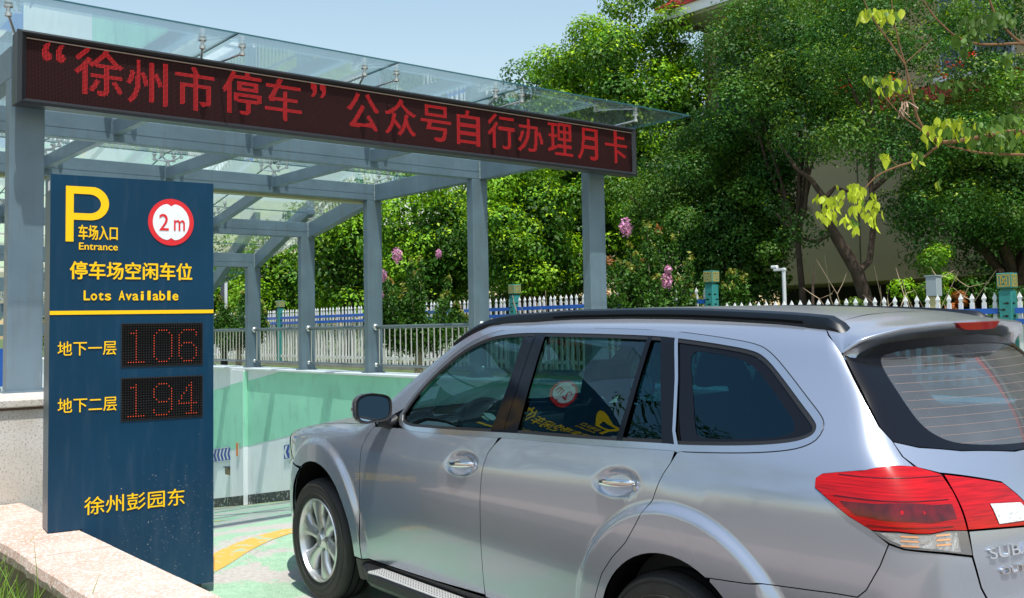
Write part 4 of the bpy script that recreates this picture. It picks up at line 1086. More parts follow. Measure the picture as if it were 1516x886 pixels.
# front corner of the opening: the mirror triangle
fgap = [(-.61, 1.052), (-.545, .985), (-.525, .93), (-.52, .77), (-.512, .57), (-.51, .34)]
bgap = [(-1.735, 1.088), (-1.70, 1.05), (-1.665, 1.01), (-1.652, .93), (-1.642, .80), (-1.64, .65), (-1.632, .45), (-1.63, .372)]
cgap = [(-2.815, 1.135), (-2.79, 1.09), (-2.765, 1.05), (-2.73, .955), (-2.665, .855), (-2.61, .78), (-2.535, .712), (-2.475, .64), (-2.43, .55), (-2.395, .46), (-2.37, .385)]
def beltline(x0, x1, dz, n=12): return [(x, bel(x)+dz) for x in np.linspace(x0, x1, n)]
# --- doors
fd = beltline(-.86, -1.725, -.024)+bgap[1:]+[(-1.2, .350), (-.70, .336), (-.515, .330)]+fgap[::-1][1:-1]+[(-.60, 1.045)]
FINE = lambda c: [((c[0], .9, c[1]), .17, .10, .0105)]
o = panel('front_door', side3(fd), D0, PAINT, car, fine=FINE(CUPS[0])); near.append(o); fdoor = o
rd = beltline(-1.75, -2.80, -.024)+cgap[1:]+[(-2.0, .368), (-1.632, .362)]+bgap[::-1][1:-1]
o = panel('rear_door', side3(rd), D0, PAINT, car, fine=FINE(CUPS[1]), rings=[((-2.825, .905, .400), [.50, .512, .522, .532, .542, .552, .566])]); near.append(o); rdoor = o
# --- door handles
def handle(par, cx, cz):
    # chrome bar bridging the cup, gently bowed and tapered
    V = []; n = 18; seg = 12; tilt = -.085
    y0 = float(W0(np.array(cx), np.array(cz)))
    for i in range(n):
        t = i/(n-1); x = cx+.098-.196*t; nudge = .012+.020*math.sin(math.pi*min(1, max(0, t)))**.6
        if t < .03 or t > .97: nudge = .004
        zc = cz+tilt*(cx-x)*-1; h = .0155*(.62+.38*math.sin(math.pi*(.08+.84*t))) ; wd = .009
        if i in (0, n-1): h *= .55; wd *= .5
        for k in range(seg):
            a = 2*math.pi*k/seg; V.append((x, y0+nudge-.012+wd*math.cos(a), zc+h*math.sin(a)))
    F = [(i*seg+j, i*seg+(j+1) % seg, (i+1)*seg+(j+1) % seg, (i+1)*seg+j) for i in range(n-1) for j in range(seg)]+[tuple(range(seg)), tuple((n-1)*seg+j for j in range(seg))]
    h_ = raw('handle', V, F, CHROME, par, smooth=True)
    MB().tube([(cx-.104, y0-.008, cz-.010), (cx-.104, y0+.0015, cz-.010)], .009, 12).build('lock', CHROME, par)
    return h_
handle(fdoor, CUPS[0][0], CUPS[0][1]); handle(rdoor, CUPS[1][0], CUPS[1][1])
# --- fender
ARCHF = (0.0, .365, .432); ARCHR = (-2.815, .400, .372)
def arch_pts(c, a0, a1, n=22): return [(c[0]+c[2]*math.cos(R(t)), c[1]+c[2]*math.sin(R(t))) for t in np.linspace(a0, a1, n)]
hood_seam = [(-.50, .765), (-.2, .765), (.10, .745), (.35, .705), (.52, .645), (.60, .60)]
hs3 = onbody([(x, y, 1.0) for x, y in hood_seam], (0, 0, -1))
fe = [side3([p])[0] for p in fgap[:5]]+[side3([(-.512, .330)])[0]]
fe += list(side3([(-.435, .330)]+arch_pts(ARCHF, 184, 62)))
fe += list(side3([(.30, .745), (.42, .765), (.50, .80)]))+[hs3[-1]]+list(hs3[::-1][1:])
panel_f = panel('front_fender', fe, (-.05, -1, -.22), PAINT, car, step=.026, rings=[((0, .905, .385), [.50, .512, .522, .532, .542, .552, .566])]); near.append(panel_f)
# --- quarter panel with pillars and roof edge
gate_gap = np.array([(-3.645, .679, 1.149), (-3.611, .69, 1.179), (-3.573, .680, 1.222), (-3.526, .681, 1.264), (-3.466, .656, 1.333), (-3.396, .619, 1.411), (-3.334, .585, 1.483), (-3.292, .568, 1.524), (-3.262, .555, 1.543), (-3.222, .515, 1.573)])
q = [side3([p])[0] for p in cgap[0:]]
q += list(side3(arch_pts(ARCHR, -8, 119)))
q += [np.array(p) for p in [(-3.014, .917, .728), (-3.257, .884, .747), (-3.461, .864, .761), (-3.543, .851, .763), (-3.571, .846, .789), (-3.615, .837, .868), (-3.640, .826, .935),
      (-3.592, .839, .972), (-3.521, .849, 1.004), (-3.397, .842, 1.074), (-3.392, .83, 1.102), (-3.411, .821, 1.117), (-3.547, .79, 1.14)]]
q += list(gate_gap)
rail_line = [(-3.0, .478), (-2.6, .455), (-2.2, .445), (-1.8, .445), (-1.5, .468), (-1.35, .510)]
rl3 = onbody([(x, y, 1.6) for x, y in rail_line], (0, 0, -1)); q += list(rl3)
apil = [(-1.24, .575), (-1.12, .600), (-1.0, .625), (-.85, .665), (-.72, .70), (-.60, .735), (-.52, .755)]
ap3 = onbody([(x, y, 1.3) for x, y in apil], (0, 0, -1), .6, .9); q += list(ap3)
q += list(side3([(-.62, 1.056)]))
hl = hole.copy()
i0 = int(np.argmin(np.hypot(hl[:, 0]+.79, hl[:, 1]-1.05)))
hl = np.roll(hl, -i0, 0)
# keep the part from the front foot over the top to the rear bottom next to the door gap
i1 = int(np.argmin(np.hypot(hl[:, 0]+2.80, hl[:, 1]-1.13)))
q += list(side3([tuple(p) for p in hl[2:i1-1]]))
QD = (.10, -1, -.38)
BSR = [((-2.825, .905, .400), [.50, .512, .522, .532, .542, .552, .566])]
o = panel('body_side', q, (0, -1, -.45), PAINT, car, step=.028, gap=.0015, rings=BSR); near.append(o)
# --- black sash and glass
def win(name, pts, mt, off=-.006, dn=.012, st=.06):
    o = panel(name, side3(pts), D0, mt, car, step=st, gap=0, depth=dn, off=off, nudge=.125 if mt in (CARGLASS, PRIVACY) else 0); near.append(o); return o
sash = offset2(loop2, -.030)
win('window_seal', [(-.70, 1.066), (-.83, 1.085), (-.90, 1.225), (-.86, 1.225), (-.80, 1.17)], BLKGLOSS, -.003)   # mirror triangle
win('front_window', [(-.835, 1.082)]+[tuple(p) for p in glass_loop[1:6]]+[(-1.650, 1.54), (-1.70, 1.30), (-1.69, 1.10)]+beltline(-1.60, -.90, -.012, 6), CARGLASS, -.010, 0)
win('pillar_trim', [(-1.625, 1.552), (-1.715, 1.552), (-1.728, 1.30), (-1.742, 1.09), (-1.645, 1.085), (-1.652, 1.3)], BLKGLOSS, -.001)
win('pillar_trim', [(-1.719, 1.552), (-1.79, 1.552), (-1.82, 1.30), (-1.848, 1.09), (-1.746, 1.09), (-1.732, 1.3)], BLKGLOSS, -.001)
win('rear_window', [(-1.775, 1.545), (-1.9, 1.548), (-2.15, 1.545), (-2.465, 1.54), (-2.475, 1.3), (-2.485, 1.135)]+beltline(-2.4, -1.83, -.012, 5), CARGLASS, -.010, 0)
win('window_divider', [(-2.462, 1.545), (-2.487, 1.545), (-2.505, 1.3), (-2.515, 1.13), (-2.482, 1.13), (-2.478, 1.3)], BLKGLOSS, -.001)
win('rear_window', [(-2.480, 1.54), (-2.56, 1.54), (-2.68, 1.3), (-2.75, 1.145), (-2.50, 1.13), (-2.50, 1.3)], PRIVACY, -.010, 0)
win('pillar_trim', [(-2.53, 1.545), (-2.605, 1.54), (-2.68, 1.38), (-2.755, 1.2), (-2.798, 1.13), (-2.735, 1.13), (-2.70, 1.2), (-2.62, 1.36)], BLKGLOSS, -.001)
qg = [(-2.615, 1.527)]+[tuple(p) for p in glass_loop[11:21]]+[(-2.805, 1.16)]
qg = [(-2.615, 1.530), (-2.79, 1.508), (-2.97, 1.485), (-3.05, 1.455), (-3.145, 1.393), (-3.245, 1.323), (-3.315, 1.272), (-3.341, 1.245), (-3.325, 1.218), (-3.26, 1.199), (-3.10, 1.179), (-2.815, 1.158), (-2.76, 1.25), (-2.68, 1.42)]
win('quarter_window', qg, PRIVACY, -.008, 0)
fr_in = smooth_loop([(-2.70, 1.49), (-2.80, 1.485), (-2.95, 1.464), (-3.03, 1.43), (-3.17, 1.325), (-3.27, 1.250), (-3.24, 1.218), (-3.10, 1.200), (-2.90, 1.185), (-2.86, 1.20), (-2.78, 1.35)], True, 2)
# frit: band between outer glass outline and the inner clear shape
def bandpanel(name, A, B, mt, off, parent=car, n=90, d=D0, conv=side3):
    def rs(P):
        P = densify(np.array(P, float), .004); P = P[np.linspace(0, len(P)-1, n).astype(int)]; return P
    A, B = rs(A), rs(B)
    c = B.mean(0); 
    def byang(P):
        a = np.arctan2(P[:, 1]-c[1], P[:, 0]-c[0]); return P[np.argsort(a)]
    # match every inner point to the outline along its ray from the centre
    B = byang(B); A2 = []
    Ad = densify(A, .003); an = np.arctan2(Ad[:, 1]-c[1], Ad[:, 0]-c[0])
    for p in B:
        t = math.atan2(p[1]-c[1], p[0]-c[0]); k = np.argmin(np.abs((an-t+math.pi) % (2*math.pi)-math.pi)); A2.append(Ad[k])
    A3 = conv([tuple(p) for p in A2]); B3 = conv([tuple(p) for p in B]); A3 = A3+gradb(A3)*off; B3 = B3+gradb(B3)*off
    m = len(A3); F = [(i, (i+1) % m, m+(i+1) % m, m+i) for i in range(m)]
    o = raw(name, list(A3)+list(B3), F, mt, parent, smooth=True); near.append(o); return o
win('window_trim', [(-2.603, 1.546), (-2.623, 1.542), (-2.70, 1.38), (-2.772, 1.2), (-2.822, 1.128), (-2.802, 1.128), (-2.757, 1.2), (-2.684, 1.38)], mat('satin_strip', (.55, .57, .60), .16, metal=.9), .001)
bandpanel('window_frit', qg, fr_in, BLKGLOSS, -.0065)
# silver trim round the side windows
tl = [p for p in loop2]
o = ringpanel('window_trim', side3([tuple(p) for p in tl]), -.010, -.032, mat('satin_trim', (.55, .57, .60), .16, metal=.9), car, off=.0015); near.append(o)
o = ringpanel('window_seal', side3([tuple(p) for p in tl]), .004, -.012, BLACK, car, off=-.002); near.append(o)
o = ringpanel('window_seal', side3([tuple(p) for p in tl]), -.030, -.035, BLACK, car, off=-.001); near.append(o)
# --- tail lamp, wrapping the corner
LD = (.72, -.70, 0)
outer = [(-3.397, .842, 1.074), (-3.392, .83, 1.102), (-3.411, .821, 1.117), (-3.547, .79, 1.14), (-3.644, .681, 1.149), (-3.691, .617, 1.124), (-3.729, .619, 1.076), (-3.758, .626, 1.024), (-3.774, .6275, .968)]
low = [(-3.774, .6275, .968), (-3.787, .6265, .896), (-3.753, .721, .915), (-3.677, .807, .926), (-3.640, .826, .940), (-3.592, .839, .970)]
lo_ = panel('tail_lamp', outer+[(-3.592, .839, .972), (-3.521, .849, 1.004)], LD, LAMPRED, car, step=.022, gap=.0012, depth=.02, off=.005); near.append(lo_)
ll = panel('indicator_lamp', low, LD, LAMPCLR, car, step=.018, gap=.0012, depth=.02, off=.005); near.append(ll)
rf = panel('lamp_backing', outer+[(-3.592, .839, .972), (-3.521, .849, 1.004)], LD, mat('red_reflector', (.42, .01, .01), .22, metal=.7, bump=.6, bscale=55), car, step=.03, gap=.006, depth=.0, off=-.022); near.append(rf)
rf = panel('lamp_backing', low, LD, mat('clear_reflector', (.60, .56, .52), .2, metal=.7, bump=.8, bscale=50, col2=(.95, .93, .9), vscale=35), car, step=.03, gap=.006, depth=.0, off=-.020); near.append(rf)
AMBS = mat('amber_cell', (.70, .34, .16), .2, coat=1)
for k, (dx, dz) in enumerate(((0, .0), (.0, -.014), (0, .013))):
    P_ = onbody([(-3.66, .80, .951+dz), (-3.70, .772, .950+dz), (-3.70, .772, .945+dz), (-3.66, .80, .946+dz)], LD); o = panel('amber_cell', P_, LD, AMBS, car, step=.03, gap=0, depth=.001, off=.0062); near.append(o)
    P_ = onbody([(-3.735, .735, .953+dz), (-3.762, .70, .953+dz), (-3.762, .70, .948+dz), (-3.735, .735, .948+dz)], LD); o = panel('amber_cell', P_, LD, AMBS, car, step=.03, gap=0, depth=.001, off=.0062); near.append(o)
cellm = mat('brake_cell', (.10, .0008, .002), .16, coat=.3, bump=.12, bscale=60, var=.5, vscale=25)
P_ = onbody([(-3.50, .855, 1.045), (-3.60, .825, 1.048), (-3.72, .72, 1.046), (-3.752, .66, 1.044), (-3.758, .655, 1.004), (-3.72, .735, 1.0), (-3.62, .82, 1.004), (-3.545, .845, 1.012)], LD)
o = panel('brake_cell', P_, LD, cellm, car, step=.03, gap=0, depth=.001, off=.0062); near.append(o)
for zz, x0_ in ((1.122, -3.50), (1.060, -3.47), (.988, -3.585)):
    xs_ = np.linspace(0, 1, 9); P_ = [(x0_-(3.735+x0_)*t, .845-.16*t**1.6-.03*t, zz-.002*t) for t in xs_]
    P_ = list(onbody(P_, LD))+list(onbody([(p[0], p[1], p[2]-.0022) for p in P_[::-1]], LD)); o = panel('lens_rib', P_, LD, MATS['brake_cell'] if 'brake_cell' in MATS else BLACK, car, step=.05, gap=0, depth=.001, off=.0066); near.append(o)
fl = panel('lamp_seal', outer[:-1]+low[0:], LD, BLKMAT, car, step=.05, gap=-.004, depth=.01, off=-.006) if False else None
# --- rear bumper
bump = [(-3.00, .735), (-3.257, .743), (-3.461, .757), (-3.545, .759)]
bp3 = [np.array(p) for p in [(-3.014, .917, .728), (-3.257, .884, .747), (-3.461, .864, .761), (-3.543, .851, .763), (-3.571, .846, .789), (-3.615, .837, .868), (-3.640, .826, .935), (-3.677, .807, .923), (-3.753, .721, .911), (-3.787, .6245, .892), (-3.800, .6065, .80), (-3.81, .561, .702), (-3.83, .30, .664), (-3.90, .0, .66)]]
bt = [(-3.90, 0, .36), (-3.86, .3, .35), (-3.80, .55, .34), (-3.65, .75, .32), (-3.3, .85, .31), (-3.17, .87, .31)]
ar = [tuple(p) for p in side3(arch_pts(ARCHR, 192, 122, 14))]
bp3 = [p if abs(p[1]) > .62 else onbody([p], (1, 0, 0), .4, .4)[0] for p in bp3]
bt = [tuple(onbody([p], (1, 0, 0) if abs(p[1]) < .62 else (.3, -1, 0), .4, .5)[0]) for p in bt]
o = panel('rear_bumper', bp3+bt+ar, (.55, -.83, 0), PAINT, car, step=.035, gap=.002); near.append(o)
o = panel('bumper_skirt', [(p[0], p[1], p[2]-.004) for p in bt]+[(-3.17, .86, .24), (-3.3, .84, .23), (-3.65, .74, .235), (-3.80, .54, .245), (-3.9, 0, .25)], (.55, -.83, 0), BLACK, car, step=.05, gap=0, off=-.01); near.append(o)
# --- front bumper, headlamp
nose = [side3([p])[0] for p in [(.302, .742), (.42, .760), (.50, .795)]]
hl3 = [np.array(p) for p in onbody([(.60, .60, 1.0), (.80, .45, .9), (.93, .2, .85), (.96, 0, .85)], (0, 0, -1))]
NB = (-.72, -.70, 0)
lampF = [side3([(.50, .80)])[0]]+[hs3[-1]]+list(onbody([(.70, .535, 1.0), (.80, .452, 1.0)], (0, 0, -1)))+list(onbody([(.93, .425, .715)], (-1, 0, 0)))+list(onbody([(.75, .62, .695), (.60, .70, .695)], NB))+list(side3([(.43, .765)]))
o = panel('headlamp', lampF, NB, LAMPCLR, car, step=.03, gap=.002, off=.002); near.append(o)
o = panel('lamp_backing', lampF, NB, mat('head_reflector', (.12, .12, .13), .3, metal=.6), car, step=.04, gap=.006, depth=0, off=-.03); near.append(o)
fb = list(side3([(.50, .79), (.42, .757), (.302, .739)]))+list(side3(arch_pts(ARCHF, 58, 2, 12)))+list(onbody([(.44, .87, .33), (.62, .80, .30), (.80, .62, .29)], NB))+list(onbody([(.93, .35, .29), (.97, 0, .29), (.98, 0, .70), (.93, .30, .70), (.93, .42, .71)], (-1, 0, 0)))+list(onbody([(.75, .62, .69), (.60, .70, .69)], NB))
o = panel('front_bumper', fb, NB, PAINT, car, step=.035); near.append(o)
gr = list(onbody([(.803, .446, 1.0), (.86, .32, 1.0), (.93, .2, 1.0), (.952, 0, 1.0)], (0, 0, -1)))+list(onbody([(.98, 0, .708), (.93, .30, .708), (.93, .418, .715)], (-1, 0, 0)))
o = panel('grille', gr, (-1, 0, -.4), BLKMAT, car, step=.04, gap=0, off=-.004); near.append(o)
gb_ = list(onbody([(.98, 0, .775), (.93, .40, .765), (.93, .40, .750), (.98, 0, .757)], (-1, 0, 0)))
o = panel('grille_bar', gb_, (-1, 0, -.2), CHROME, car, step=.04, gap=0, off=.004); near.append(o)
sk = list(onbody([(.43, .87, .326), (.62, .80, .296), (.80, .62, .286), (.93, .35, .286), (.97, 0, .286), (.97, 0, .20), (.93, .35, .19), (.80, .60, .19), (.62, .78, .19), (.42, .86, .20)], NB))
o = panel('bumper_skirt', sk, NB, BLACK, car, step=.05, gap=0, off=-.006); near.append(o)
# --- sill cladding and running board
sl = [(-.45, .326), (-.70, .332), (-1.2, .347), (-1.63, .360), (-2.05, .370), (-2.37, .380), (-2.378, .22), (-1.6, .215), (-.8, .21), (-.44, .21)]
o = panel('sill_cladding', side3(sl), D0, BLACK, car, step=.05, gap=0, off=.002); near.append(o)
# --- wheels
def wheel(x, y, sgn=1):
    t = MB(); cx = (x, y, .345)
    tp = [(.232, -.19), (.235, -.20), (.262, -.212), (.30, -.217), (.330, -.212), (.345, -.195), (.3505, -.17), (.3515, -.11), (.3505, -.05), (.345, -.022), (.332, -.004), (.300, .004), (.262, .001), (.240, -.006), (.231, -.014), (.228, -.03)]
    t.lathe(tp, cx, 72, axis=(0, sgn, 0)); tyre = t.build('tyre', RUBBER, car, smooth=True)
    # tread grooves and sidewall ribs
    g = MB()
    for rr in (-.06, -.108, -.156): g.lathe([(.3520, rr-.004), (.3524, rr), (.3520, rr+.004)], cx, 72, axis=(0, sgn, 0))
    g.build('groove', BLKMAT, tyre)
    g = MB()
    for r_ in (.318, .270): g.lathe([(r_-.002, .0035), (r_, .0062), (r_+.002, .0035)], cx, 72, axis=(0, sgn, 0))
    g.build('sidewall_rib', RUBBER, tyre, smooth=True)
    rim_ = MB()
    rp = [(.240, -.004), (.2365, .002), (.230, .001), (.2255, -.008), (.221, -.03), (.212, -.06), (.207, -.12), (.214, -.19)]
    rim_.lathe(rp, cx, 72, axis=(0, sgn, 0)); rm = rim_.build('rim', ALLOY, tyre, smooth=True)
    bk = MB(); bk.lathe([(.214, -.125), (0, -.125)], cx, 40, axis=(0, sgn, 0)); bk.build('brake_shield', BLKMAT, tyre)
    dk = MB(); dk.lathe([(.150, -.085), (.150, -.098), (0, -.098)][::-1], cx, 40, axis=(0, sgn, 0)); dk.build('brake_disc', ALLOYD, tyre, smooth=False)
    for k in range(6):
        a0 = 2*math.pi*k/6+.28; V = []; ns = 12
        for i in range(ns):
            u = i/(ns-1); r_ = .045+(.222-.045)*u
            hw = .033+.006*u+.034*max(0, u-.45)**1.2*2.2          # half width widens at the rim
            yo = -.034+.022*u-.010*u*u*1.0                          # dish
            yo += .004*math.sin(math.pi*u)
            for (s, dy) in ((-1, -.040), (-1, -.010), (-.72, .0), (0, .0045), (.72, .0), (1, -.010), (1, -.040)):
                ang = math.atan2(s*hw, r_); rr = math.hypot(r_, s*hw) if r_ < .20 else r_
                V.append((x+rr*math.cos(a0+ang), y+sgn*(yo+dy), .345+rr*math.sin(a0+ang)))
        m_ = 7; F = [(i*m_+j, i*m_+j+1, (i+1)*m_+j+1, (i+1)*m_+j) for i in range(ns-1) for j in range(m_-1)]
        raw('spoke', V, F if sgn > 0 else [f[::-1] for f in F], ALLOY, tyre, smooth=True)
    hb = MB(); hb.lathe([(.078, -.05), (.074, -.034), (.050, -.028), (.036, -.018), (.032, -.012), (0, -.010)], cx, 36, axis=(0, sgn, 0)); hb.build('hub_cap', ALLOY, tyre, smooth=True)
    for k in range(5):
        a = 2*math.pi*k/5+.5; c = (x+.057*math.cos(a), y-sgn*.034, .345+.057*math.sin(a)); n_ = MB()
        n_.lathe([(.015, -.006), (.013, .0), (.008, .001), (.0065, -.006), (.0, -.006)], (c[0], c[1]+sgn*.006, c[2]), 10, axis=(0, sgn, 0)); n_.build('wheel_nut', ALLOYD, tyre)
    return tyre
for wx in (0, -2.79):
    for sgn in (1, -1): wheel(wx, sgn*.905, sgn)
# wheel-arch liners
def liner(c, D_in):
    for sgn in (1, -1):
        mb = MB(); n = 24; V = []
        for t in np.linspace(-12, 192, n):
            r_ = c[2]+.006; yo_ = float(W(np.array(c[0]+r_*math.cos(R(t))), np.array(c[1]+r_*math.sin(R(t)))))-.02; V += [(c[0]+r_*math.cos(R(t)), sgn*yo_, c[1]+r_*math.sin(R(t))), (c[0]+(r_+.0)*math.cos(R(t)), sgn*.58, c[1]+r_*math.sin(R(t)))]
        F = [(2*i, 2*i+1, 2*i+3, 2*i+2) for i in range(n-1)]; mb.add(V, F)
        V2 = [(c[0]+(c[2]+.006)*math.cos(R(t)), sgn*.58, c[1]+(c[2]+.006)*math.sin(R(t))) for t in np.linspace(-12, 192, n)]
        mb.add(V2, [tuple(range(n))]); mb.build('arch_liner', BLKMAT, car)
liner(ARCHF, .5); liner(ARCHR, .5)
# --- mirror the left-hand pieces
for o in (fdoor, rdoor): pass
mirror(near)
# dark rubber seals behind the shut lines
def seal(P, w=.012, back=.011):
    P = np.array(P); N = gradb(P); n = len(P); V = []
    for i in range(n):
        t = P[min(i+1, n-1)]-P[max(i-1, 0)]; s = np.cross(t/np.linalg.norm(t), N[i]); V += [P[i]-N[i]*back-s*w, P[i]-N[i]*back+s*w]
    for sg_ in (1, -1): raw('door_seal', [(v[0], v[1]*sg_, v[2]) for v in V], [(2*i, 2*i+1, 2*i+3, 2*i+2) for i in range(n-1)], BLKMAT, car)
seal(densify(side3(cgap), .05, False)); seal(densify(side3(bgap), .05, False)); seal(densify(side3(fgap), .05, False)); seal(gate_gap, .016, .012); seal([(-3.645, .676, 1.147), (-3.694, .610, 1.125), (-3.731, .615, 1.076), (-3.760, .622, 1.024), (-3.774, .625, .968), (-3.788, .624, .896), (-3.803, .602, .80), (-3.815, .556, .703)], .03, .016)
seal(densify(side3([(-2.58, 1.55), (-2.66, 1.40), (-2.735, 1.25), (-2.80, 1.14)]), .05, False), .03, .014)
# ------------------------------------------------ centre pieces
def sym(P): P = [np.array(p, float) for p in P]; return P+[np.array((p[0], -p[1], p[2])) for p in P[::-1] if abs(p[1]) > 1e-4]
roof = [(-1.09, 0), (-1.12, .2), (-1.18, .42), (-1.245, .565), (-1.35, .507), (-1.5, .465), (-1.8, .442), (-2.2, .442), (-2.6, .452), (-3.0, .475), (-3.218, .509), (-3.228, .42), (-3.235, .28), (-3.262, .15), (-3.27, 0)]
r3 = onbody([(x, y, 1.6) for x, y in roof], (0, 0, -1)); panel('roof', sym(r3), (0, 0, -1), PAINT, car, step=.05)
ws = [(-.235, 0), (-.27, .25), (-.36, .5), (-.50, .70), (-.53, .752), (-.60, .731), (-.72, .696), (-.85, .661), (-1.0, .621), (-1.12, .596), (-1.235, .570), (-1.175, .42), (-1.115, .2), (-1.085, 0)]
w3 = onbody([(x, y, 1.3) for x, y in ws], (0, 0, -1), .6, .9); panel('windshield', sym(w3), (0, 0, -1), glass_mat('windshield_glass', (.50, .62, .60), f0=.07), car, step=.05, off=-.003)
hd = [(.955, 0), (.93, .2), (.80, .45), (.60, .598), (.52, .642), (.35, .702), (.10, .742), (-.2, .762), (-.48, .762), (-.44, .68), (-.33, .5), (-.245, .25), (-.21, 0)]
h3 = onbody([(x, y, 1.0) for x, y in hd], (0, 0, -1)); panel('bonnet', sym(h3), (0, 0, -1), PAINT, car, step=.05)
cw_ = [(-.207, 0), (-.243, .25), (-.33, .5), (-.44, .68), (-.50, .762), (-.53, .756), (-.50, .70), (-.36, .5), (-.272, .25), (-.237, 0)]
c3 = onbody([(x, y, 1.05) for x, y in cw_], (0, 0, -1)); panel('cowl', sym(c3), (0, 0, -1), BLACK, car, step=.05, gap=0, off=-.006)
# tailgate
GDD = (1, 0, -.25)
gb = [(-3.645, .674, 1.149), (-3.694, .608, 1.128), (-3.731, .612, 1.076), (-3.760, .618, 1.024), (-3.774, .622, .968), (-3.787, .620, .896), (-3.803, .598, .80), (-3.815, .555, .705), (-3.84, .3, .668), (-3.90, 0, .668)]
gt = [(-3.739, .0, 1.162), (-3.739, .255, 1.163), (-3.68, .477, 1.181), (-3.617, .616, 1.199), (-3.573, .6815, 1.2195), (-3.61, .689, 1.1775)]
# lamp opening is cut by routing the outline round the inner lamp
lampI = [(-3.694, .608, 1.122), (-3.775, .406, 1.083), (-3.799, .372, 1.046), (-3.824, .335, .998), (-3.830, .345, .953), (-3.774, .622, .969)]
gate_up = gt+[(-3.647, .673, 1.1475), (-3.692, .614, 1.130), (-3.700, .590, 1.126), (-3.775, .404, 1.088), (-3.799, .366, 1.047), (-3.825, .329, .998), (-3.831, .339, .949), (-3.776, .618, .965)]
gate_poly = gate_up+[(-3.787, .6215, .896), (-3.803, .6035, .80), (-3.815, .558, .705), (-3.84, .3, .668), (-3.90, 0, .668)]
gate_poly = onbody(gate_poly, GDD, .3, .5)
gate = panel('tailgate', sym(list(gate_poly)), GDD, PAINT, car, step=.035, gap=.0015)
lI = panel('gate_lamp', onbody(lampI, GDD, .3, .5), GDD, LAMPRED, gate, step=.025, gap=.0012, depth=.02, off=.004)
lb2 = panel('lamp_backing', onbody(lampI, GDD, .3, .5), GDD, MATS['red_reflector'], gate, step=.04, gap=.006, depth=0, off=-.02)
RVM = mat('reversing_clear', (.55, .56, .57), .12, coat=1, bump=.9, bscale=60, col2=(.85, .85, .85), vscale=45)
wh = onbody([(-3.783, .507, 1.032), (-3.809, .375, 1.023), (-3.822, .350, .985), (-3.824, .356, .97), (-3.804, .498, .974)], GDD, .3, .5)
rl = panel('reversing_lamp', wh, GDD, RVM, gate, step=.02, gap=0, depth=.003, off=.0065)
mirror([lI, lb2, rl])
# rear glass
rg = [(-3.41, 0, 1.532), (-3.40, .232, 1.530), (-3.37, .449, 1.512), (-3.335, .580, 1.482), (-3.397, .614, 1.409), (-3.467, .650, 1.331), (-3.528, .677, 1.262), (-3.571, .676, 1.223), (-3.617, .612, 1.204), (-3.68, .475, 1.186), (-3.739, .253, 1.168), (-3.745, 0, 1.167)]
rg = onbody(rg, GDD, .3, .5)
panel('rear_window', sym(list(rg)), GDD, REARGLASS, gate, step=.05, gap=0, depth=0, off=-.006)
inner = [(-3.43, 0, 1.50), (-3.42, .25, 1.497), (-3.395, .43, 1.484), (-3.405, .477, 1.465), (-3.457, .510, 1.409), (-3.527, .533, 1.334), (-3.589, .541, 1.264), (-3.636, .513, 1.224), (-3.672, .45, 1.200), (-3.73, .25, 1.186), (-3.735, 0, 1.185)]
def rear_band():
    A = densify(np.array([tuple(p) for p in sym(list(rg))]), .01); B = smooth_loop(np.array([tuple(p) for p in sym(inner)]), True, 2); B = densify(B, .02)
    cz = 1.34; an = np.arctan2(A[:, 2]-cz, A[:, 1]); A2 = []
    for p in B:
        t = math.atan2(p[2]-cz, p[1]); k = np.argmin(np.abs((an-t+math.pi) % (2*math.pi)-math.pi)); A2.append(A[k])
    A3 = onbody(A2, GDD, .3, .5); B3 = onbody(B, GDD, .3, .5); RWS = [onbody(np.array(A3)*(1-q_)+np.array(B3)*q_, GDD, .3, .5) for q_ in (0, .2, .4, .6, .8, 1)]
    V = [P_+gradb(P_)*-.0035 for P_ in RWS]; m_ = len(B3)
    F = [(k*m_+i, k*m_+(i+1) % m_, (k+1)*m_+(i+1) % m_, (k+1)*m_+i) for k in range(5) for i in range(m_)]
    N = np.vstack([gradb(P_) for P_ in RWS])
    raw('window_frit', np.vstack(V), F, BLKGLOSS, gate, smooth=True, normals=N)
rear_band()
HEAT = mat('heater_line', (.33, .24, .22), .5)
for k in range(11):
    z = 1.205+k*.0265; hw = .50 if z < 1.25 else .535-(z-1.25)*.22
    ys = np.linspace(-hw, hw, 30); P_ = onbody([(-3.6, y, z) for y in ys], (1, 0, 0), .5, .6); N_ = gradb(P_); P_ = P_-N_*.0055
    V = []
    for p in P_: V += [(p[0], p[1], p[2]-.0008), (p[0], p[1], p[2]+.0008)]
    raw('heater_line', V, [(2*i, 2*i+1, 2*i+3, 2*i+2) for i in range(29)], HEAT, gate)
# spoiler: from the roof gap out to a lip, and back under to the glass
ys = [0, .1, .2, .3, .4, .46, .515, .558, .588]; ys = [-y for y in ys[:0:-1]]+ys
YS = np.array(ys); ay = np.abs(YS)
lipx = np.interp(ay, [0, .2, .4, .5, .56, .588], [-3.505, -3.492, -3.462, -3.422, -3.385, -3.340]); lipz = np.interp(ay, [0, .2, .4, .5, .56, .588], [1.583, 1.581, 1.569, 1.551, 1.528, 1.492])
rgx = np.interp(ay, [0, .1, .2, .3, .4, .46, .515, .558, .588], [-3.276, -3.272, -3.257, -3.241, -3.230, -3.226, -3.225, -3.262, -3.330]); yy = YS; gy = np.sign(YS)*np.interp(ay, [0, .1, .2, .3, .4, .46, .515, .558, .588], [0, .1, .2, .3, .40, .458, .510, .552, .584])
r0_ = onbody([(x, y, 1.6) for x, y in zip(rgx, gy)], (0, 0, -1)); r1_ = onbody([(x*.45+l*.55, y*.99, 1.6) for x, l, y in zip(rgx, lipx, yy)], (0, 0, -1))
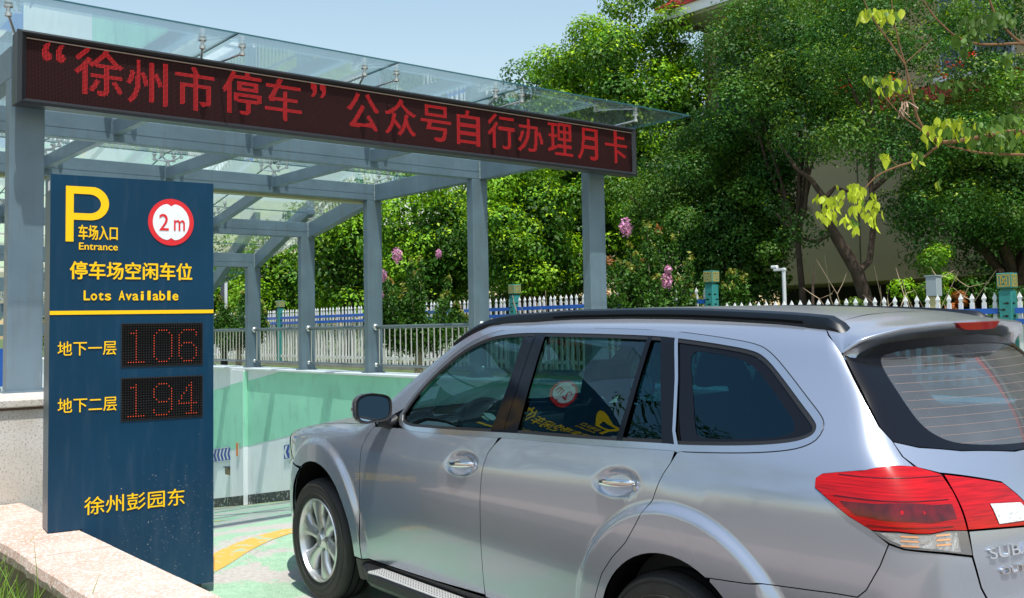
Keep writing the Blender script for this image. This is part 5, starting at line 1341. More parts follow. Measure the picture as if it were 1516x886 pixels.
r1_[:, 2] = np.maximum(r1_[:, 2], (r0_[:, 2]*.45+lipz*.55))
rows_ = [r0_, r0_*.5+r1_*.5+np.array([0, 0, .002]), r1_]
lip = np.stack([lipx, yy, lipz], 1); rows_ += [lip*.7+r1_*.3+np.array([0, 0, .004]), lip+np.array([.006, 0, .004]), lip, lip+np.array([.004, 0, -.010])]
und = lip+np.array([.022, 0, -.024]); rows_.append(und)
gl_ = onbody([(-3.45, y*.97, z) for y, z in zip(yy, lipz-.055)], (1, 0, 0), .4, .5); rows_.append(gl_+np.array([.012, 0, 0]))
G_ = np.array(rows_)
def catmull(A, per, axis):
    A = np.moveaxis(A, axis, 0); n = len(A); out = []
    for i in range(n-1):
        p0, p1, p2, p3 = A[max(0, i-1)], A[i], A[i+1], A[min(n-1, i+2)]
        for j in range(per):
            t = j/per; out.append(.5*((2*p1)+(p2-p0)*t+(2*p0-5*p1+4*p2-p3)*t*t+(3*p1-p0-3*p2+p3)*t**3))
    out.append(A[-1]); return np.moveaxis(np.array(out), 0, axis)
G_ = catmull(catmull(G_, 4, 0), 3, 1); m_ = G_.shape[1]; V = G_.reshape(-1, 3)
F = [(k*m_+i, k*m_+i+1, (k+1)*m_+i+1, (k+1)*m_+i) for k in range(G_.shape[0]-1) for i in range(m_-1)]
sp = raw('spoiler', V, F, PAINT, gate, smooth=True); sp.data.update()
bl = MB(); n_ = 14; V = []
for i in range(n_+1):
    y = -.155+.31*i/n_; x = float(np.interp(abs(y), [0, .2], [-3.512, -3.499])); e = 1-abs(2*i/n_-1)**6
    V += [(x+.012, y, 1.583), (x-.004, y*.99, 1.579), (x-.004, y*.95, 1.579-.026*e), (x+.016, y*.95, 1.579-.028*e)]
F = [(4*i+j, 4*i+j+1, 4*i+j+5, 4*i+j+4) for i in range(n_) for j in range(3)]
bl.add(V, F); bl.build('brake_lamp', lens('brake_red', (.22, .002, .004), 0), gate, smooth=True)
# badges: chrome lettering on the tailgate
def badge(nm, s, y0, y1, z0, z1, bold=.03):
    V, T_, F = text_fit(s, 0, 1, 0, 1, bold); y = y0+(y1-y0)*V[:, 0]; z = z0+(z1-z0)*V[:, 1]
    P_ = onbody(np.stack([np.full(len(V), -3.82), y, z], 1), (1, 0, 0), .4, .4); N_ = gradb(P_); n = len(P_)
    VV = list(P_+N_*.009)+list(P_-N_*.001); ed = {}
    for f in F:
        for i in range(len(f)):
            a, b_ = f[i], f[(i+1) % len(f)]; ed[(a, b_)] = 1
    FF = list(F)+[(a, a+n, b_+n, b_) for (a, b_) in ed if (b_, a) not in ed]
    raw(nm, VV, FF, CHROME, gate)
badge('maker_badge', 'SUBARU', .563, .285, .879, .911, .04)
badge('model_badge', 'OUTBACK', .525, .290, .829, .850, .03)
# --- roof rails
def rail(sgn):
    xs = np.linspace(-1.02, -3.335, 48); V = []
    ysr = np.interp(xs, [-3.34, -3.0, -2.2, -1.5, -1.2, -1.0], [.505, .492, .462, .480, .545, .605])
    base = onbody([(x, y, 1.55) for x, y in zip(xs, ysr)], (0, 0, -1), .35, .6)
    t = (xs[0]-xs)/(xs[0]-xs[-1]); h = .040*np.minimum(1, (t/.16))**.75*np.minimum(1, ((1-t)/.035)+.05); wdt = .018+.012*np.minimum(1, t/.1)
    h = np.maximum(h, .004)
    for p, hh, w_, tt in zip(base, h, wdt, t):
        for (a, c) in ((1.0, -.014), (1.15, hh*.35), (.75, hh*.92), (.2, hh), (-.5, hh*.96), (-1, hh*.5), (-1, -.01)): V.append((p[0], sgn*(p[1]+a*w_), p[2]+c-.25*abs(a)*w_*(1 if a > 0 else 0)))
    m_ = 7; n = len(xs); F = [(i*m_+j, i*m_+j+1, (i+1)*m_+j+1, (i+1)*m_+j) for i in range(n-1) for j in range(m_-1)]+[tuple(range(m_)), tuple((n-1)*m_+j for j in range(m_))]
    o = raw('roof_rail', V, F, mat('rail_black', (.006, .010, .016), .38, spec=.3) if 'rail_black' not in MATS else MATS['rail_black'], car, smooth=True)
    o.data.set_sharp_from_angle(angle=R(38))
    # long slot on the outer face
    s0, s1 = 14, 44; V = []
    for i in range(s0, s1):
        p = base[i]; V += [(p[0], sgn*(p[1]+wdt[i]*1.16+.001), p[2]+.002), (p[0], sgn*(p[1]+wdt[i]*1.18+.001), p[2]+.012)]
    raw('slot', V, [(2*i, 2*i+1, 2*i+3, 2*i+2) for i in range(s1-s0-1)], BLKMAT, o)
for sgn in (1, -1): rail(sgn)
# --- door mirror
mat('mirror_shell', (.05, .055, .065), .22, coat=.6)
def door_mirror(sgn):
    cx, cy, cz = -.815, .965, 1.162
    # housing: rounded shell, open at the rear face
    V = []; prof = [(.000, 1.0), (.012, 1.02), (.035, 1.00), (.065, .90), (.088, .70), (.100, .42), (.104, .0)]
    n = 28; outl = []
    for k in range(n):
        a = 2*math.pi*k/n; c_, s_ = math.cos(a), math.sin(a); e = .62
        yy_ = math.copysign(abs(c_)**e, c_)*.108; zz_ = math.copysign(abs(s_)**e, s_)*.078
        if yy_ < 0: zz_ *= .92
        outl.append((yy_, zz_))
    for dx, sc in prof:
        for (a, b_) in outl: V.append((cx+.02+dx+.10*a*-.25, sgn*(cy+a*sc+(.006*(1-sc))), cz+b_*sc+.06*a*.2))
    m_ = n; F = [(i*m_+j, i*m_+(j+1) % m_, (i+1)*m_+(j+1) % m_, (i+1)*m_+j) for i in range(len(prof)-1) for j in range(m_)]
    hsg = raw('door_mirror', V, F, MATS['mirror_shell'], car, smooth=True)
    V = [(cx+.018+.10*a*-.25, sgn*(cy+a), cz+b_+.012*a) for a, b_ in outl]+[(cx+.022+.1*a*-.25, sgn*(cy+a*.90), cz+b_*.88+.012*a) for a, b_ in outl]
    raw('mirror_surround', V, [(i, (i+1) % n, n+(i+1) % n, n+i) for i in range(n)], BLACK, hsg)
    V = [(cx+.023+.1*a*-.25, sgn*(cy+a*.865), cz+b_*.835+.012*a) for a, b_ in outl]
    raw('mirror_glass', V, [tuple(range(n))], mat('mirror', (.55, .62, .66), .02, metal=1) if 'mirror' not in MATS else MATS['mirror'], hsg)
    V = [(cx+.02+.04+.015*math.cos(t)*1.2, 0, 0) for t in (0,)]
    m2 = MB(); m2.tube([(cx+.06, sgn*.905, cz-.070), (cx+.055, sgn*.86, cz-.092), (cx+.055, sgn*.815, cz-.080)], [.030, .026, .040], 12); m2.build('mirror_arm', BLACK, hsg, smooth=True)
    m2 = MB(); m2.box(cx+.028, cx+.075, sgn*(cy+.098)-.010, sgn*(cy+.098)+.010, cz-.012, cz+.012); m2.build('indicator', LAMPCLR, hsg, bevel=.005)
door_mirror(1); door_mirror(-1)
# --- running board
def board(sgn):
    mb = MB(); V = []; xs = np.linspace(-.52, -2.30, 18)
    for x in xs:
        e = min(1, (xs[0]-x)/.22, (x-xs[-1])/.22); zt_ = .312+.018*(-.52-x)/1.8
        y1 = .885+.10*max(.12, e)
        for (y, z) in ((.80, zt_-.075), (.80, zt_), (y1-.012, zt_), (y1, zt_-.010), (y1+.002, zt_-.045), (y1-.02, zt_-.072)): V.append((x, sgn*y, z))
    F = [(i*6+j, i*6+(j+1) % 6, (i+1)*6+(j+1) % 6, (i+1)*6+j) for i in range(len(xs)-1) for j in range(6)]+[tuple(range(6)), tuple(17*6+j for j in range(6))]
    b_ = raw('running_board', V, F, BLACK, car)
    st = MB()
    for i in range(2): pass
    st.add([(-.72, sgn*.885, .3175), (-2.15, sgn*.885, .3315), (-2.15, sgn*.972, .3315), (-.72, sgn*.972, .3175)], [(0, 1, 2, 3)])
    st.add([(-.72, sgn*.972, .3175), (-2.15, sgn*.972, .3315), (-2.15, sgn*.9745, .322), (-.72, sgn*.9745, .308)], [(0, 1, 2, 3)])
    st.build('tread_plate', mat('tread_plate', (.62, .62, .60), .35, metal=.35, bump=.5, bscale=220) if 'tread_plate' not in MATS else MATS['tread_plate'], b_)
    dm = MB()
    for i in range(60):
        x = -.735-.0237*i
        for j, y in enumerate((.897, .912, .927, .942, .957)):
            zz = .3180+(-.72-x)*.0098; dm.add([(x-.008, sgn*y, zz), (x, sgn*(y-.003), zz+.0016), (x+.008, sgn*y, zz), (x, sgn*(y+.003), zz+.0016)], [(0, 1, 2, 3)])
    o = dm.build('tread_stud', BLKMAT, b_); o['kind'] = 'stuff'
board(1); board(-1)
# --- underbody, inner doors, cabin
mb = MB(); mb.box(-3.62, .72, -.60, .60, .22, .34); mb.box(-2.30, -.46, -.83, .83, .20, .325); mb.build('underbody', BLKMAT, car)
INN = mat('cabin_dark', (.018, .019, .021), .85)
mb = MB()
for sgn in (1, -1):
    mb.add([(-.52, sgn*.76, .33), (-3.45, sgn*.76, .33), (-3.45, sgn*.70, 1.13), (-2.7, sgn*.775, 1.115), (-1.7, sgn*.79, 1.08), (-.55, sgn*.79, 1.03)], [(0, 1, 2, 3, 4, 5)])
mb.build('door_lining', INN, car)
mb = MB(); mb.box(-3.50, -.46, -.755, .755, .345, .36); mb.box(-.56, -.50, -.78, .78, .35, 1.0); mb.build('floor', INN, car)
mb = MB(); mb.hexa([(-.50, -.74, .80), (-.50, .74, .80), (-.92, .74, .80), (-.92, -.74, .80)][::-1], [(-.50, -.70, 1.0), (-.50, .70, 1.0), (-.88, .72, 1.04), (-.88, -.72, 1.04)][::-1]); mb.build('dashboard', INN, car, bevel=.03, seg=3)
def seat(x, y, w, rear=False):
    mb = MB(); mb.hexa([(x-.25, y-w, .42), (x+.26, y-w, .42), (x+.26, y+w, .42), (x-.25, y+w, .42)], [(x-.25, y-w, .66), (x+.28, y-w*.95, .70), (x+.28, y+w*.95, .70), (x-.25, y+w, .66)])
    s = mb.build('seat', SEAT, car, bevel=.05, seg=3)
    mb = MB(); mb.hexa([(x-.36, y-w, .62), (x-.20, y-w, .62), (x-.20, y+w, .62), (x-.36, y+w, .62)], [(x-.50, y-w*.82, 1.20), (x-.40, y-w*.82, 1.22), (x-.40, y+w*.82, 1.22), (x-.50, y+w*.82, 1.20)])
    mb.build('backrest', SEAT, s, bevel=.045, seg=3)
    for hy in ((y,) if not rear else (y-.38, y+.38)):
        mb = MB(); mb.hexa([(x-.52, hy-.14, 1.25), (x-.42, hy-.14, 1.25), (x-.42, hy+.14, 1.25), (x-.52, hy+.14, 1.25)], [(x-.53, hy-.115, 1.42), (x-.45, hy-.115, 1.42), (x-.45, hy+.115, 1.42), (x-.53, hy+.115, 1.42)])
        mb.build('headrest', SEAT, s, bevel=.035, seg=3)
seat(-1.45, .38, .25); seat(-1.45, -.38, .25); seat(-2.42, 0, .62, True)
st = MB(); pts = [(-.98+.06*math.sin(a)*.5, .38+.185*math.cos(a), 1.00+.175*math.sin(a)) for a in np.linspace(0, 2*math.pi, 25)]; st.tube(pts, .016, 8, cap=False); st.build('steering_wheel', INN, car, smooth=True)
# headliner
mb = MB(); P_ = onbody([(x, y, 1.6) for x in np.linspace(-1.2, -3.15, 12) for y in np.linspace(-.52, .52, 9)], (0, 0, -1)); V = P_-np.array([0, 0, .035])
mb.add(V, [(i*9+j, i*9+j+1, (i+1)*9+j+1, (i+1)*9+j) for i in range(11) for j in range(8)]); mb.build('headliner', SEATB, car, smooth=True)
# ================================================================== VEGETATION
def unit(v): return v/(np.linalg.norm(v, axis=-1, keepdims=True)+1e-9)
def leaf_quads(C, Nrm, size, tint, aspect=.55, drop=None, shape=4):
    """leaves as folded rhombs: C centres, Nrm normals"""
    n = len(C); a = unit(np.cross(Nrm, rng.normal(size=(n, 3)))); b = unit(np.cross(Nrm, a))
    if drop is not None: a = unit(a+drop); b = unit(np.cross(a, Nrm)); 
    s = size[:, None]; k = Nrm*s*.18
    P0 = C-a*s*.5; P1 = C+b*s*aspect*.5+k-a*s*.05; P2 = C+a*s*.5; P3 = C-b*s*aspect*.5+k-a*s*.05
    V = np.stack([P0, P1, P2, P3], 1).reshape(-1, 3); i = np.arange(n)*4
    F = np.stack([i, i+1, i+2, i+3], 1); return V, F, tint
def crown_leaves(clumps, per, leaf, cols, up_=.5, out=1.0, droop=0, flat=.75, tipcol=None, tipfrac=.3, core=True):
    """clumps: (x, y, z, r); leaves sit mostly on the upper, outer skin of every clump"""
    C_, N_, S_, T_ = [], [], [], []
    cols = np.array(cols); clumps = np.array(clumps)
    area = clumps[:, 3]**2; area /= area.mean(); cen = clumps[:, :3].mean(0)
    for (x, y, z, r), ar in zip(clumps, area):
        n = max(8, int(per*ar)); d = rng.normal(size=(n, 3)); d[:, 2] = d[:, 2]*.9+.25; d = unit(d)
        rr = r*rng.uniform(.35, 1.05, n)**.5*rng.uniform(.85, 1.12, n)
        p = np.array([x, y, z])+d*rr[:, None]*np.array([1, 1, flat])
        nr = unit(d*out+np.array([0, 0, up_])+rng.normal(size=(n, 3))*.40)
        base = cols[rng.integers(len(cols))]*rng.uniform(.72, 1.35); t = base*rng.uniform(.84, 1.16, (n, 1))*(1+rng.normal(0, .06, (n, 3)))
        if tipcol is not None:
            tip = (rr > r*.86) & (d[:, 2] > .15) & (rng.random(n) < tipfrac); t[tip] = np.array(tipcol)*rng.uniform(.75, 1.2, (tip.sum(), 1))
        C_.append(p); N_.append(nr); S_.append(leaf*rng.uniform(.65, 1.3, n)); T_.append(t)
    return np.vstack(C_), np.vstack(N_), np.concatenate(S_), np.clip(np.vstack(T_), .003, .9)
def ellipsoid_clumps(c, rad, n, rc, hollow=.62, seed=None, zmin=-1, noise=.12):
    g = np.random.default_rng(seed if seed is not None else 5); out = []
    while len(out) < n:
        d = g.normal(size=3); d /= np.linalg.norm(d)
        if d[2] < zmin: continue
        k = g.uniform(hollow, 1)**.6*(1+g.normal(0, noise)); out.append((c[0]+d[0]*rad[0]*k, c[1]+d[1]*rad[1]*k, c[2]+d[2]*rad[2]*k, rc*g.uniform(.65, 1.35)))
    return out
def limbs(mb, base, tips, r, wob=.12, seed=1, seg=7):
    g = np.random.default_rng(seed)
    for t in tips:
        b = np.array(base, float); t = np.array(t, float); n = 7; P = []
        for i in range(n):
            u = i/(n-1); q = b+(t-b)*u; q[2] += .25*math.sin(u*math.pi)*np.linalg.norm(t-b)*.18; q = q+g.normal(0, wob*.35, 3)*math.sin(u*math.pi); P.append(q)
        mb.tube(P, [r*(1-.82*i/(n-1)) for i in range(n)], seg)
def tree(label, group, base, crown_c, rad, n, rc, per, leaf, cols, tip=None, tipfrac=.3, seed=1, trunk_r=.16, zmin=-.75, cat='tree', name='broadleaf_tree', extra=None, hollow=.6, up_=.5, core=.9, tin=1.0):
    t = thing(name, label, cat, Matrix.Translation(base), group); b = np.array(base)
    cl = ellipsoid_clumps(np.array(crown_c)-b, rad, n, rc, hollow, seed, zmin)
    if extra: cl += [tuple(np.array(e[:3])-b)+(e[3],) for e in extra]
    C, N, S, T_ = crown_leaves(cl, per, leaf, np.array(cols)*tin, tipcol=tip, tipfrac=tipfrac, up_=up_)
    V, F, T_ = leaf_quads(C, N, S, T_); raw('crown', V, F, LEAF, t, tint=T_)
    # dark heart of the crown: larger leaves in a darker tint, closing the view through
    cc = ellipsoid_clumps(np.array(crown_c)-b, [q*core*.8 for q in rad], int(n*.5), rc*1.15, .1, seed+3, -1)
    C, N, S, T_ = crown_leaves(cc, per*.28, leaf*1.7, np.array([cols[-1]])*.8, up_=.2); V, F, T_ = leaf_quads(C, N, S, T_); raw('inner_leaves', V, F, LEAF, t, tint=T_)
    mb = MB(); top_ = np.array(crown_c)-b; fork = top_*.45+np.array([0, 0, 0]); 
    mb.tube([(0, 0, -.2), tuple(fork*.5+np.array([.06, 0, 0])), tuple(fork)], [trunk_r*1.25, trunk_r, trunk_r*.8], 10)
    g = np.random.default_rng(seed+9); pick = g.choice(len(cl), min(9, len(cl)), replace=False)
    limbs(mb, fork, [cl[i][:3] for i in pick], trunk_r*.6, seed=seed); mb.build('trunk', BARK, t, smooth=True)
    return t
def at(px, Z, z):     # a point Z metres ahead of the camera
    return np.array([px*Z, Z, z])
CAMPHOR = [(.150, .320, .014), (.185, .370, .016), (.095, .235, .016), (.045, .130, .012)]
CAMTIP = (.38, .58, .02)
BLUISH = [(.060, .165, .045), (.075, .19, .05), (.045, .12, .035)]
DARK = [(.040, .125, .020), (.055, .155, .022), (.028, .090, .016), (.085, .185, .022)]
GRP = 'broadleaf trees behind the picket fence'
def T_at(u, Z, ytop, ybot, hw, label, **k):
    """u: sideways slope, heights given as slope above the horizon"""
    zt, zb = EYE+ytop*Z, EYE+ybot*Z; cz = (zt+zb)/2; c = (u*Z, Z, cz); r = hw*Z
    return tree(label, GRP, (u*Z, Z, .74), c, (r, r*.85, (zt-zb)/2), crown_c=None, **k) if False else tree(label, GRP, (u*Z, Z, .74), c, (r, r*.85, (zt-zb)/2), **k)
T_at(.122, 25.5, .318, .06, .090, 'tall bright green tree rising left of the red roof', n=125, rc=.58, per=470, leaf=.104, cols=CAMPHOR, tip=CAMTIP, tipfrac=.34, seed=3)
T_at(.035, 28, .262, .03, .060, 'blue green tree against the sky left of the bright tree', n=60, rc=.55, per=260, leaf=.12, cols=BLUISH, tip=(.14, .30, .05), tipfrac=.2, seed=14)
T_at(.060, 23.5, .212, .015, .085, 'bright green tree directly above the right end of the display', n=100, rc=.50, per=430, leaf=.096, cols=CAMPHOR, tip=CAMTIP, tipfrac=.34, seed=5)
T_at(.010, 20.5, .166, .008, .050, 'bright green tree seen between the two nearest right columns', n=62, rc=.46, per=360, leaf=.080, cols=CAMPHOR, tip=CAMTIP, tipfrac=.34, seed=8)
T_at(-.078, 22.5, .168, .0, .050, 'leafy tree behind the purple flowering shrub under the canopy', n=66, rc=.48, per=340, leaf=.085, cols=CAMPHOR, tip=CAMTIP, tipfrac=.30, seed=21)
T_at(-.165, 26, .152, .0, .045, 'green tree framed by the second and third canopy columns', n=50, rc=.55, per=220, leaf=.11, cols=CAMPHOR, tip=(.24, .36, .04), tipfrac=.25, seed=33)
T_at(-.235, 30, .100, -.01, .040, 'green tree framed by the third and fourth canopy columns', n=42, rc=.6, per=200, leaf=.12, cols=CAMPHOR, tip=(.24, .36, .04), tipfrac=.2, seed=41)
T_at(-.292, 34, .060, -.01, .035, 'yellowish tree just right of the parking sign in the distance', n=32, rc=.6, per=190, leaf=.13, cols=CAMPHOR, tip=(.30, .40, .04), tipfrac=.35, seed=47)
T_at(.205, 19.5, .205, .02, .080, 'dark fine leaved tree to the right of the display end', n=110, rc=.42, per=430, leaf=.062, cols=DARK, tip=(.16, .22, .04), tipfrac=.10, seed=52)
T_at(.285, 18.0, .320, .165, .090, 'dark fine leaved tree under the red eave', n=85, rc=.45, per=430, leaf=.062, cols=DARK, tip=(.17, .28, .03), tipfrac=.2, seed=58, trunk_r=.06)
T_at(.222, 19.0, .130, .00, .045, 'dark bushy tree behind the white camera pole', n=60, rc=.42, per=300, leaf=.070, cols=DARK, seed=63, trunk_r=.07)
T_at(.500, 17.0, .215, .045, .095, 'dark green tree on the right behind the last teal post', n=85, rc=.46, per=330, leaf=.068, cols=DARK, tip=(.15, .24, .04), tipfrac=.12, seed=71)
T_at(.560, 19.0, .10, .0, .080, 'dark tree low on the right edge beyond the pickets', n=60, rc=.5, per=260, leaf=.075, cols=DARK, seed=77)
# leaning tree in front of the beige wall
bz = .74; TB = (.352*15.5, 15.5, bz)
lt_ = thing('leaning_tree', 'leaning dark trunked tree in front of the beige wall', 'tree', Matrix.Translation(TB), GRP); b0 = np.array(TB)
def L3(u, y, Z=15.5): return np.array([u*Z, Z, EYE+y*Z])-b0
mb = MB()
mb.tube([L3(.355, -.05), L3(.353, .015), L3(.343, .050), L3(.325, .082), L3(.315, .100), L3(.312, .125)], [.13, .105, .10, .085, .07, .055], 10)
mb.tube([L3(.343, .048), L3(.356, .06), L3(.362, .10), L3(.360, .14), L3(.366, .19), L3(.362, .25)], [.06, .052, .048, .042, .035, .02], 8)
mb.tube([L3(.312, .125), L3(.300, .143), L3(.285, .155), L3(.27, .18)], [.05, .04, .03, .015], 7)
mb.tube([L3(.312, .122), L3(.325, .135), L3(.34, .128), L3(.35, .125)], [.05, .03, .022, .012], 6)
mb.tube([L3(.320, .090), L3(.305, .080), L3(.288, .084), L3(.272, .10), L3(.262, .112)], [.045, .036, .03, .025, .012], 6)
mb.tube([L3(.362, .132), L3(.378, .145), L3(.392, .165), L3(.41, .18)], [.05, .04, .03, .012], 6)
mb.tube([L3(.366, .19), L3(.35, .22), L3(.335, .26)], [.04, .03, .012], 6)
mb.build('trunk', BARK, lt_, smooth=True)
g = np.random.default_rng(90); cl = []
for k in range(120):
    u = g.uniform(.26, .52); y = g.uniform(.165, .335)
    cl.append((*(L3(u, y, 15.5+g.uniform(-1.6, 2.2))), .40*g.uniform(.6, 1.3)))
for k in range(36):
    u = g.uniform(.40, .53); y = g.uniform(.09, .17); cl.append((*(L3(u, y, 15.5+g.uniform(-.8, 2.0))), .36*g.uniform(.6, 1.3)))
for (u, y) in ((.30, .085), (.286, .10), (.275, .085), (.265, .115), (.258, .07), (.385, .105), (.40, .10), (.372, .118), (.392, .088), (.41, .072), (.425, .068), (.415, .055)):
    cl.append((*(L3(u, y, 15.2)), .26))
C, N, S, T_ = crown_leaves(cl, 380, .056, DARK, tipcol=(.26, .36, .03), tipfrac=.20); V, F, T_ = leaf_quads(C, N, S, T_); raw('crown', V, F, LEAF, lt_, tint=T_)
# a scatter of orange leaves
C, N, S, T_ = crown_leaves([(*L3(u, y, 14.6), .16) for u, y in ((.45, .257), (.466, .262), (.44, .25), (.335, .235), (.385, .245))], 12, .055, [(.50, .08, .025), (.5, .14, .03)]); V, F, T_ = leaf_quads(C, N, S, T_); raw('orange_leaves', V, F, LEAF, lt_, tint=T_)
# shrubs
def bush(u, Z, ytop, hw, label, cols, seed, leaf=.06, ybot=None, n=18, per=200, tip=None, group=None, zb=.74, name='shrub'):
    zt = EYE+ytop*Z; c = (u*Z, Z, (zt+zb)/2); t = thing(name, label, 'shrub', Matrix.Translation((u*Z, Z, zb)), group); b = np.array((u*Z, Z, zb)); r = hw*Z
    cl = ellipsoid_clumps(np.array(c)-b, (r, r*.8, (zt-zb)/2), n, r*.42, .3, seed, -.8)
    C, N, S, T_ = crown_leaves(cl, per, leaf, cols, tipcol=tip, tipfrac=.25); V, F, T_ = leaf_quads(C, N, S, T_); raw('foliage', V, F, LEAF, t, tint=T_)
    mb = MB(); limbs(mb, (0, 0, 0), [q[:3] for q in cl[:6]], .022, seed=seed, seg=5); mb.build('stem', BARK, t, smooth=True); return t
bush(.415, 14.5, .080, .030, 'green bush behind the grey utility box', CAMPHOR[1:], 101, leaf=.055, tip=(.22, .32, .04))
bush(.47, 14.0, .055, .040, 'low green bush left of the last teal post', DARK+[(.10, .2, .04)], 104, leaf=.05)
bush(.445, 13.8, .040, .014, 'small rusty orange bush between green bushes', [(.34, .12, .03), (.26, .10, .02), (.12, .12, .03)], 105, leaf=.045, n=9)
bush(.345, 13.6, .022, .030, 'low bright bush under the dead twigs', [(.14, .24, .03), (.10, .18, .03)], 106, leaf=.045)
bush(.075, 17.5, .035, .020, 'yellow green bush left of the nearest right column', [(.22, .26, .04), (.12, .2, .03)], 107, leaf=.05, n=10)
bush(.53, 13.2, .03, .04, 'green bush at the right edge behind the pickets', DARK+[(.10, .2, .04)], 109, leaf=.05)
# dead twigs
def twigs(u, Z, n, h, label, seed, spread=.5):
    t = thing('dead_shrub', label, 'dead shrub', Matrix.Translation((u*Z, Z, .74))); g = np.random.default_rng(seed); mb = MB()
    for k in range(n):
        a = g.uniform(0, 6.28); b = np.array([g.normal(0, spread*.35), g.normal(0, .15), 0]); d = np.array([math.cos(a)*.45, math.sin(a)*.3, 1.0]); L = h*g.uniform(.55, 1)
        P = [b+d*L*i/4+g.normal(0, .03, 3)*i for i in range(5)]; mb.tube(P, [.011, .009, .007, .005, .003], 5)
        for j in (2, 3):
            e = P[j]+np.array([g.normal(0, .16), g.normal(0, .1), g.uniform(.08, .28)]); mb.tube([P[j], (P[j]+e)/2+g.normal(0, .02, 3), e], [.006, .005, .002], 4)
    mb.build('twig', TWIG, t, smooth=True); return t
twigs(.352, 13.3, 22, 1.55, 'pale dead shrub in front of the leaning trunk', 4, 1.3)
twigs(.062, 17.0, 16, 1.35, 'pale dead shrub left of the nearest right column', 5, 1.3)
t = thing('dead_stick', 'thin bare dark stick behind the fence right of the camera pole', 'stick', Matrix.Translation((.302*14, 14, .74)))
MB().tube([(0, 0, 0), (-.02, 0, .5), (-.06, 0, .9), (-.05, 0, 1.3), (-.01, 0, 1.62)], [.022, .02, .022, .018, .006], 6).build('stem', BARK, t, smooth=True)
# crape myrtles: upright sprays with pink panicles
def myrtle(u, Z, h, w, label, seed, flowers, n=26, zb=.80, D_off=0):
    base = np.array((u*Z, Z, zb)); t = thing('crape_myrtle', label, 'flowering shrub', Matrix.Translation(base), 'flowering crape myrtles in front of the fence'); g = np.random.default_rng(seed)
    mb = MB(); fork = np.array([0, 0, .55]); 
    for k in range(4): a = k*1.6; mb.tube([(math.cos(a)*.05, math.sin(a)*.05, -.25), (math.cos(a)*.03, math.sin(a)*.03, .3), (math.cos(a)*.10, math.sin(a)*.1, .62)], [.035, .03, .022], 7)
    C_, N_, S_, T_ = [], [], [], []
    for k in range(n):
        x = g.uniform(-1, 1)*w; y = g.normal(0, .35)*w*.8; zt_ = h*(1-.35*abs(x/w)**1.5)*g.uniform(.62, 1.02)
        P = [np.array([x*.12, y*.12, .5])*(1-q)**2+2*q*(1-q)*np.array([x*.8, y*.8, zt_*.5])+q*q*np.array([x, y, zt_]) for q in np.linspace(0, 1, 9)]
        mb.tube(P, [.012-.0012*i for i in range(9)], 4, cap=False)
        m_ = 560; q = g.uniform(.10, 1.0, m_); idx = np.minimum(7, (q*8).astype(int)); f = q*8-idx; PP = np.array(P); c = PP[idx]*(1-f[:, None])+PP[idx+1]*f[:, None]
        c = c+g.normal(0, .095, (m_, 3))*(1.25-q[:, None]); C_.append(c); N_.append(unit(g.normal(size=(m_, 3))+np.array([0, -.2, .8]))); S_.append(.066*g.uniform(.6, 1.25, m_))
        col = np.array((.060, .155, .022))*g.uniform(.7, 1.35, (m_, 1)); tipm = q > .97; col[tipm] = np.array((.26, .28, .05))*g.uniform(.7, 1.2, (tipm.sum(), 1))
        if g.random() < .08: col[q > .96] = (.36, .16, .05)
        T_.append(col)
    V, F, TT = leaf_quads(np.vstack(C_), np.vstack(N_), np.concatenate(S_), np.vstack(T_)); raw('foliage', V, F, LEAF, t, tint=TT)
    mb.build('stem', PALEBARK, t, smooth=True)
    for (fu, fy, fr_, op) in flowers:
        c = np.array([fu*Z, Z-.55, EYE+fy*Z])-base; m_ = int(150*op); d = unit(g.normal(size=(m_, 3))); p = c+d*np.array([fr_, fr_, fr_*1.45])*g.uniform(.5, 1, (m_, 1))
        col = np.array((.70, .34, .50))*g.uniform(.65, 1.25, (m_, 1)); col = col*(1+g.normal(0, .08, (m_, 3)))
        V, F, TT = leaf_quads(p, unit(d+g.normal(size=(m_, 3))*.5), .036*g.uniform(.7, 1.3, m_), np.clip(col, 0, .9), aspect=.95); raw('flower_cluster', V, F, LEAF, t, tint=TT)
    return t
myrtle(-.094, 17.2, 1.95, .85, 'crape myrtle with pink blossom seen under the canopy', 5, [(-.1105, .071, .095, 1), (-.1245, .052, .075, .8), (-.127, .034, .06, .6), (-.0705, .072, .06, .5)], n=30)
myrtle(.138, 14.6, 2.2, .80, 'crape myrtle with pink blossom beside the nearest right column', 6, [(.110, .094, .10, 1.2), (.1475, .042, .085, 1.1), (.1495, .052, .05, .5)], n=38)
myrtle(.222, 14.9, 1.9, .22, 'slim crape myrtle just right of the middle teal post', 8, [], n=7)
myrtle(-.272, 23.5, 1.8, .85, 'crape myrtle near the dark lamp post in the distance', 9, [], n=24)
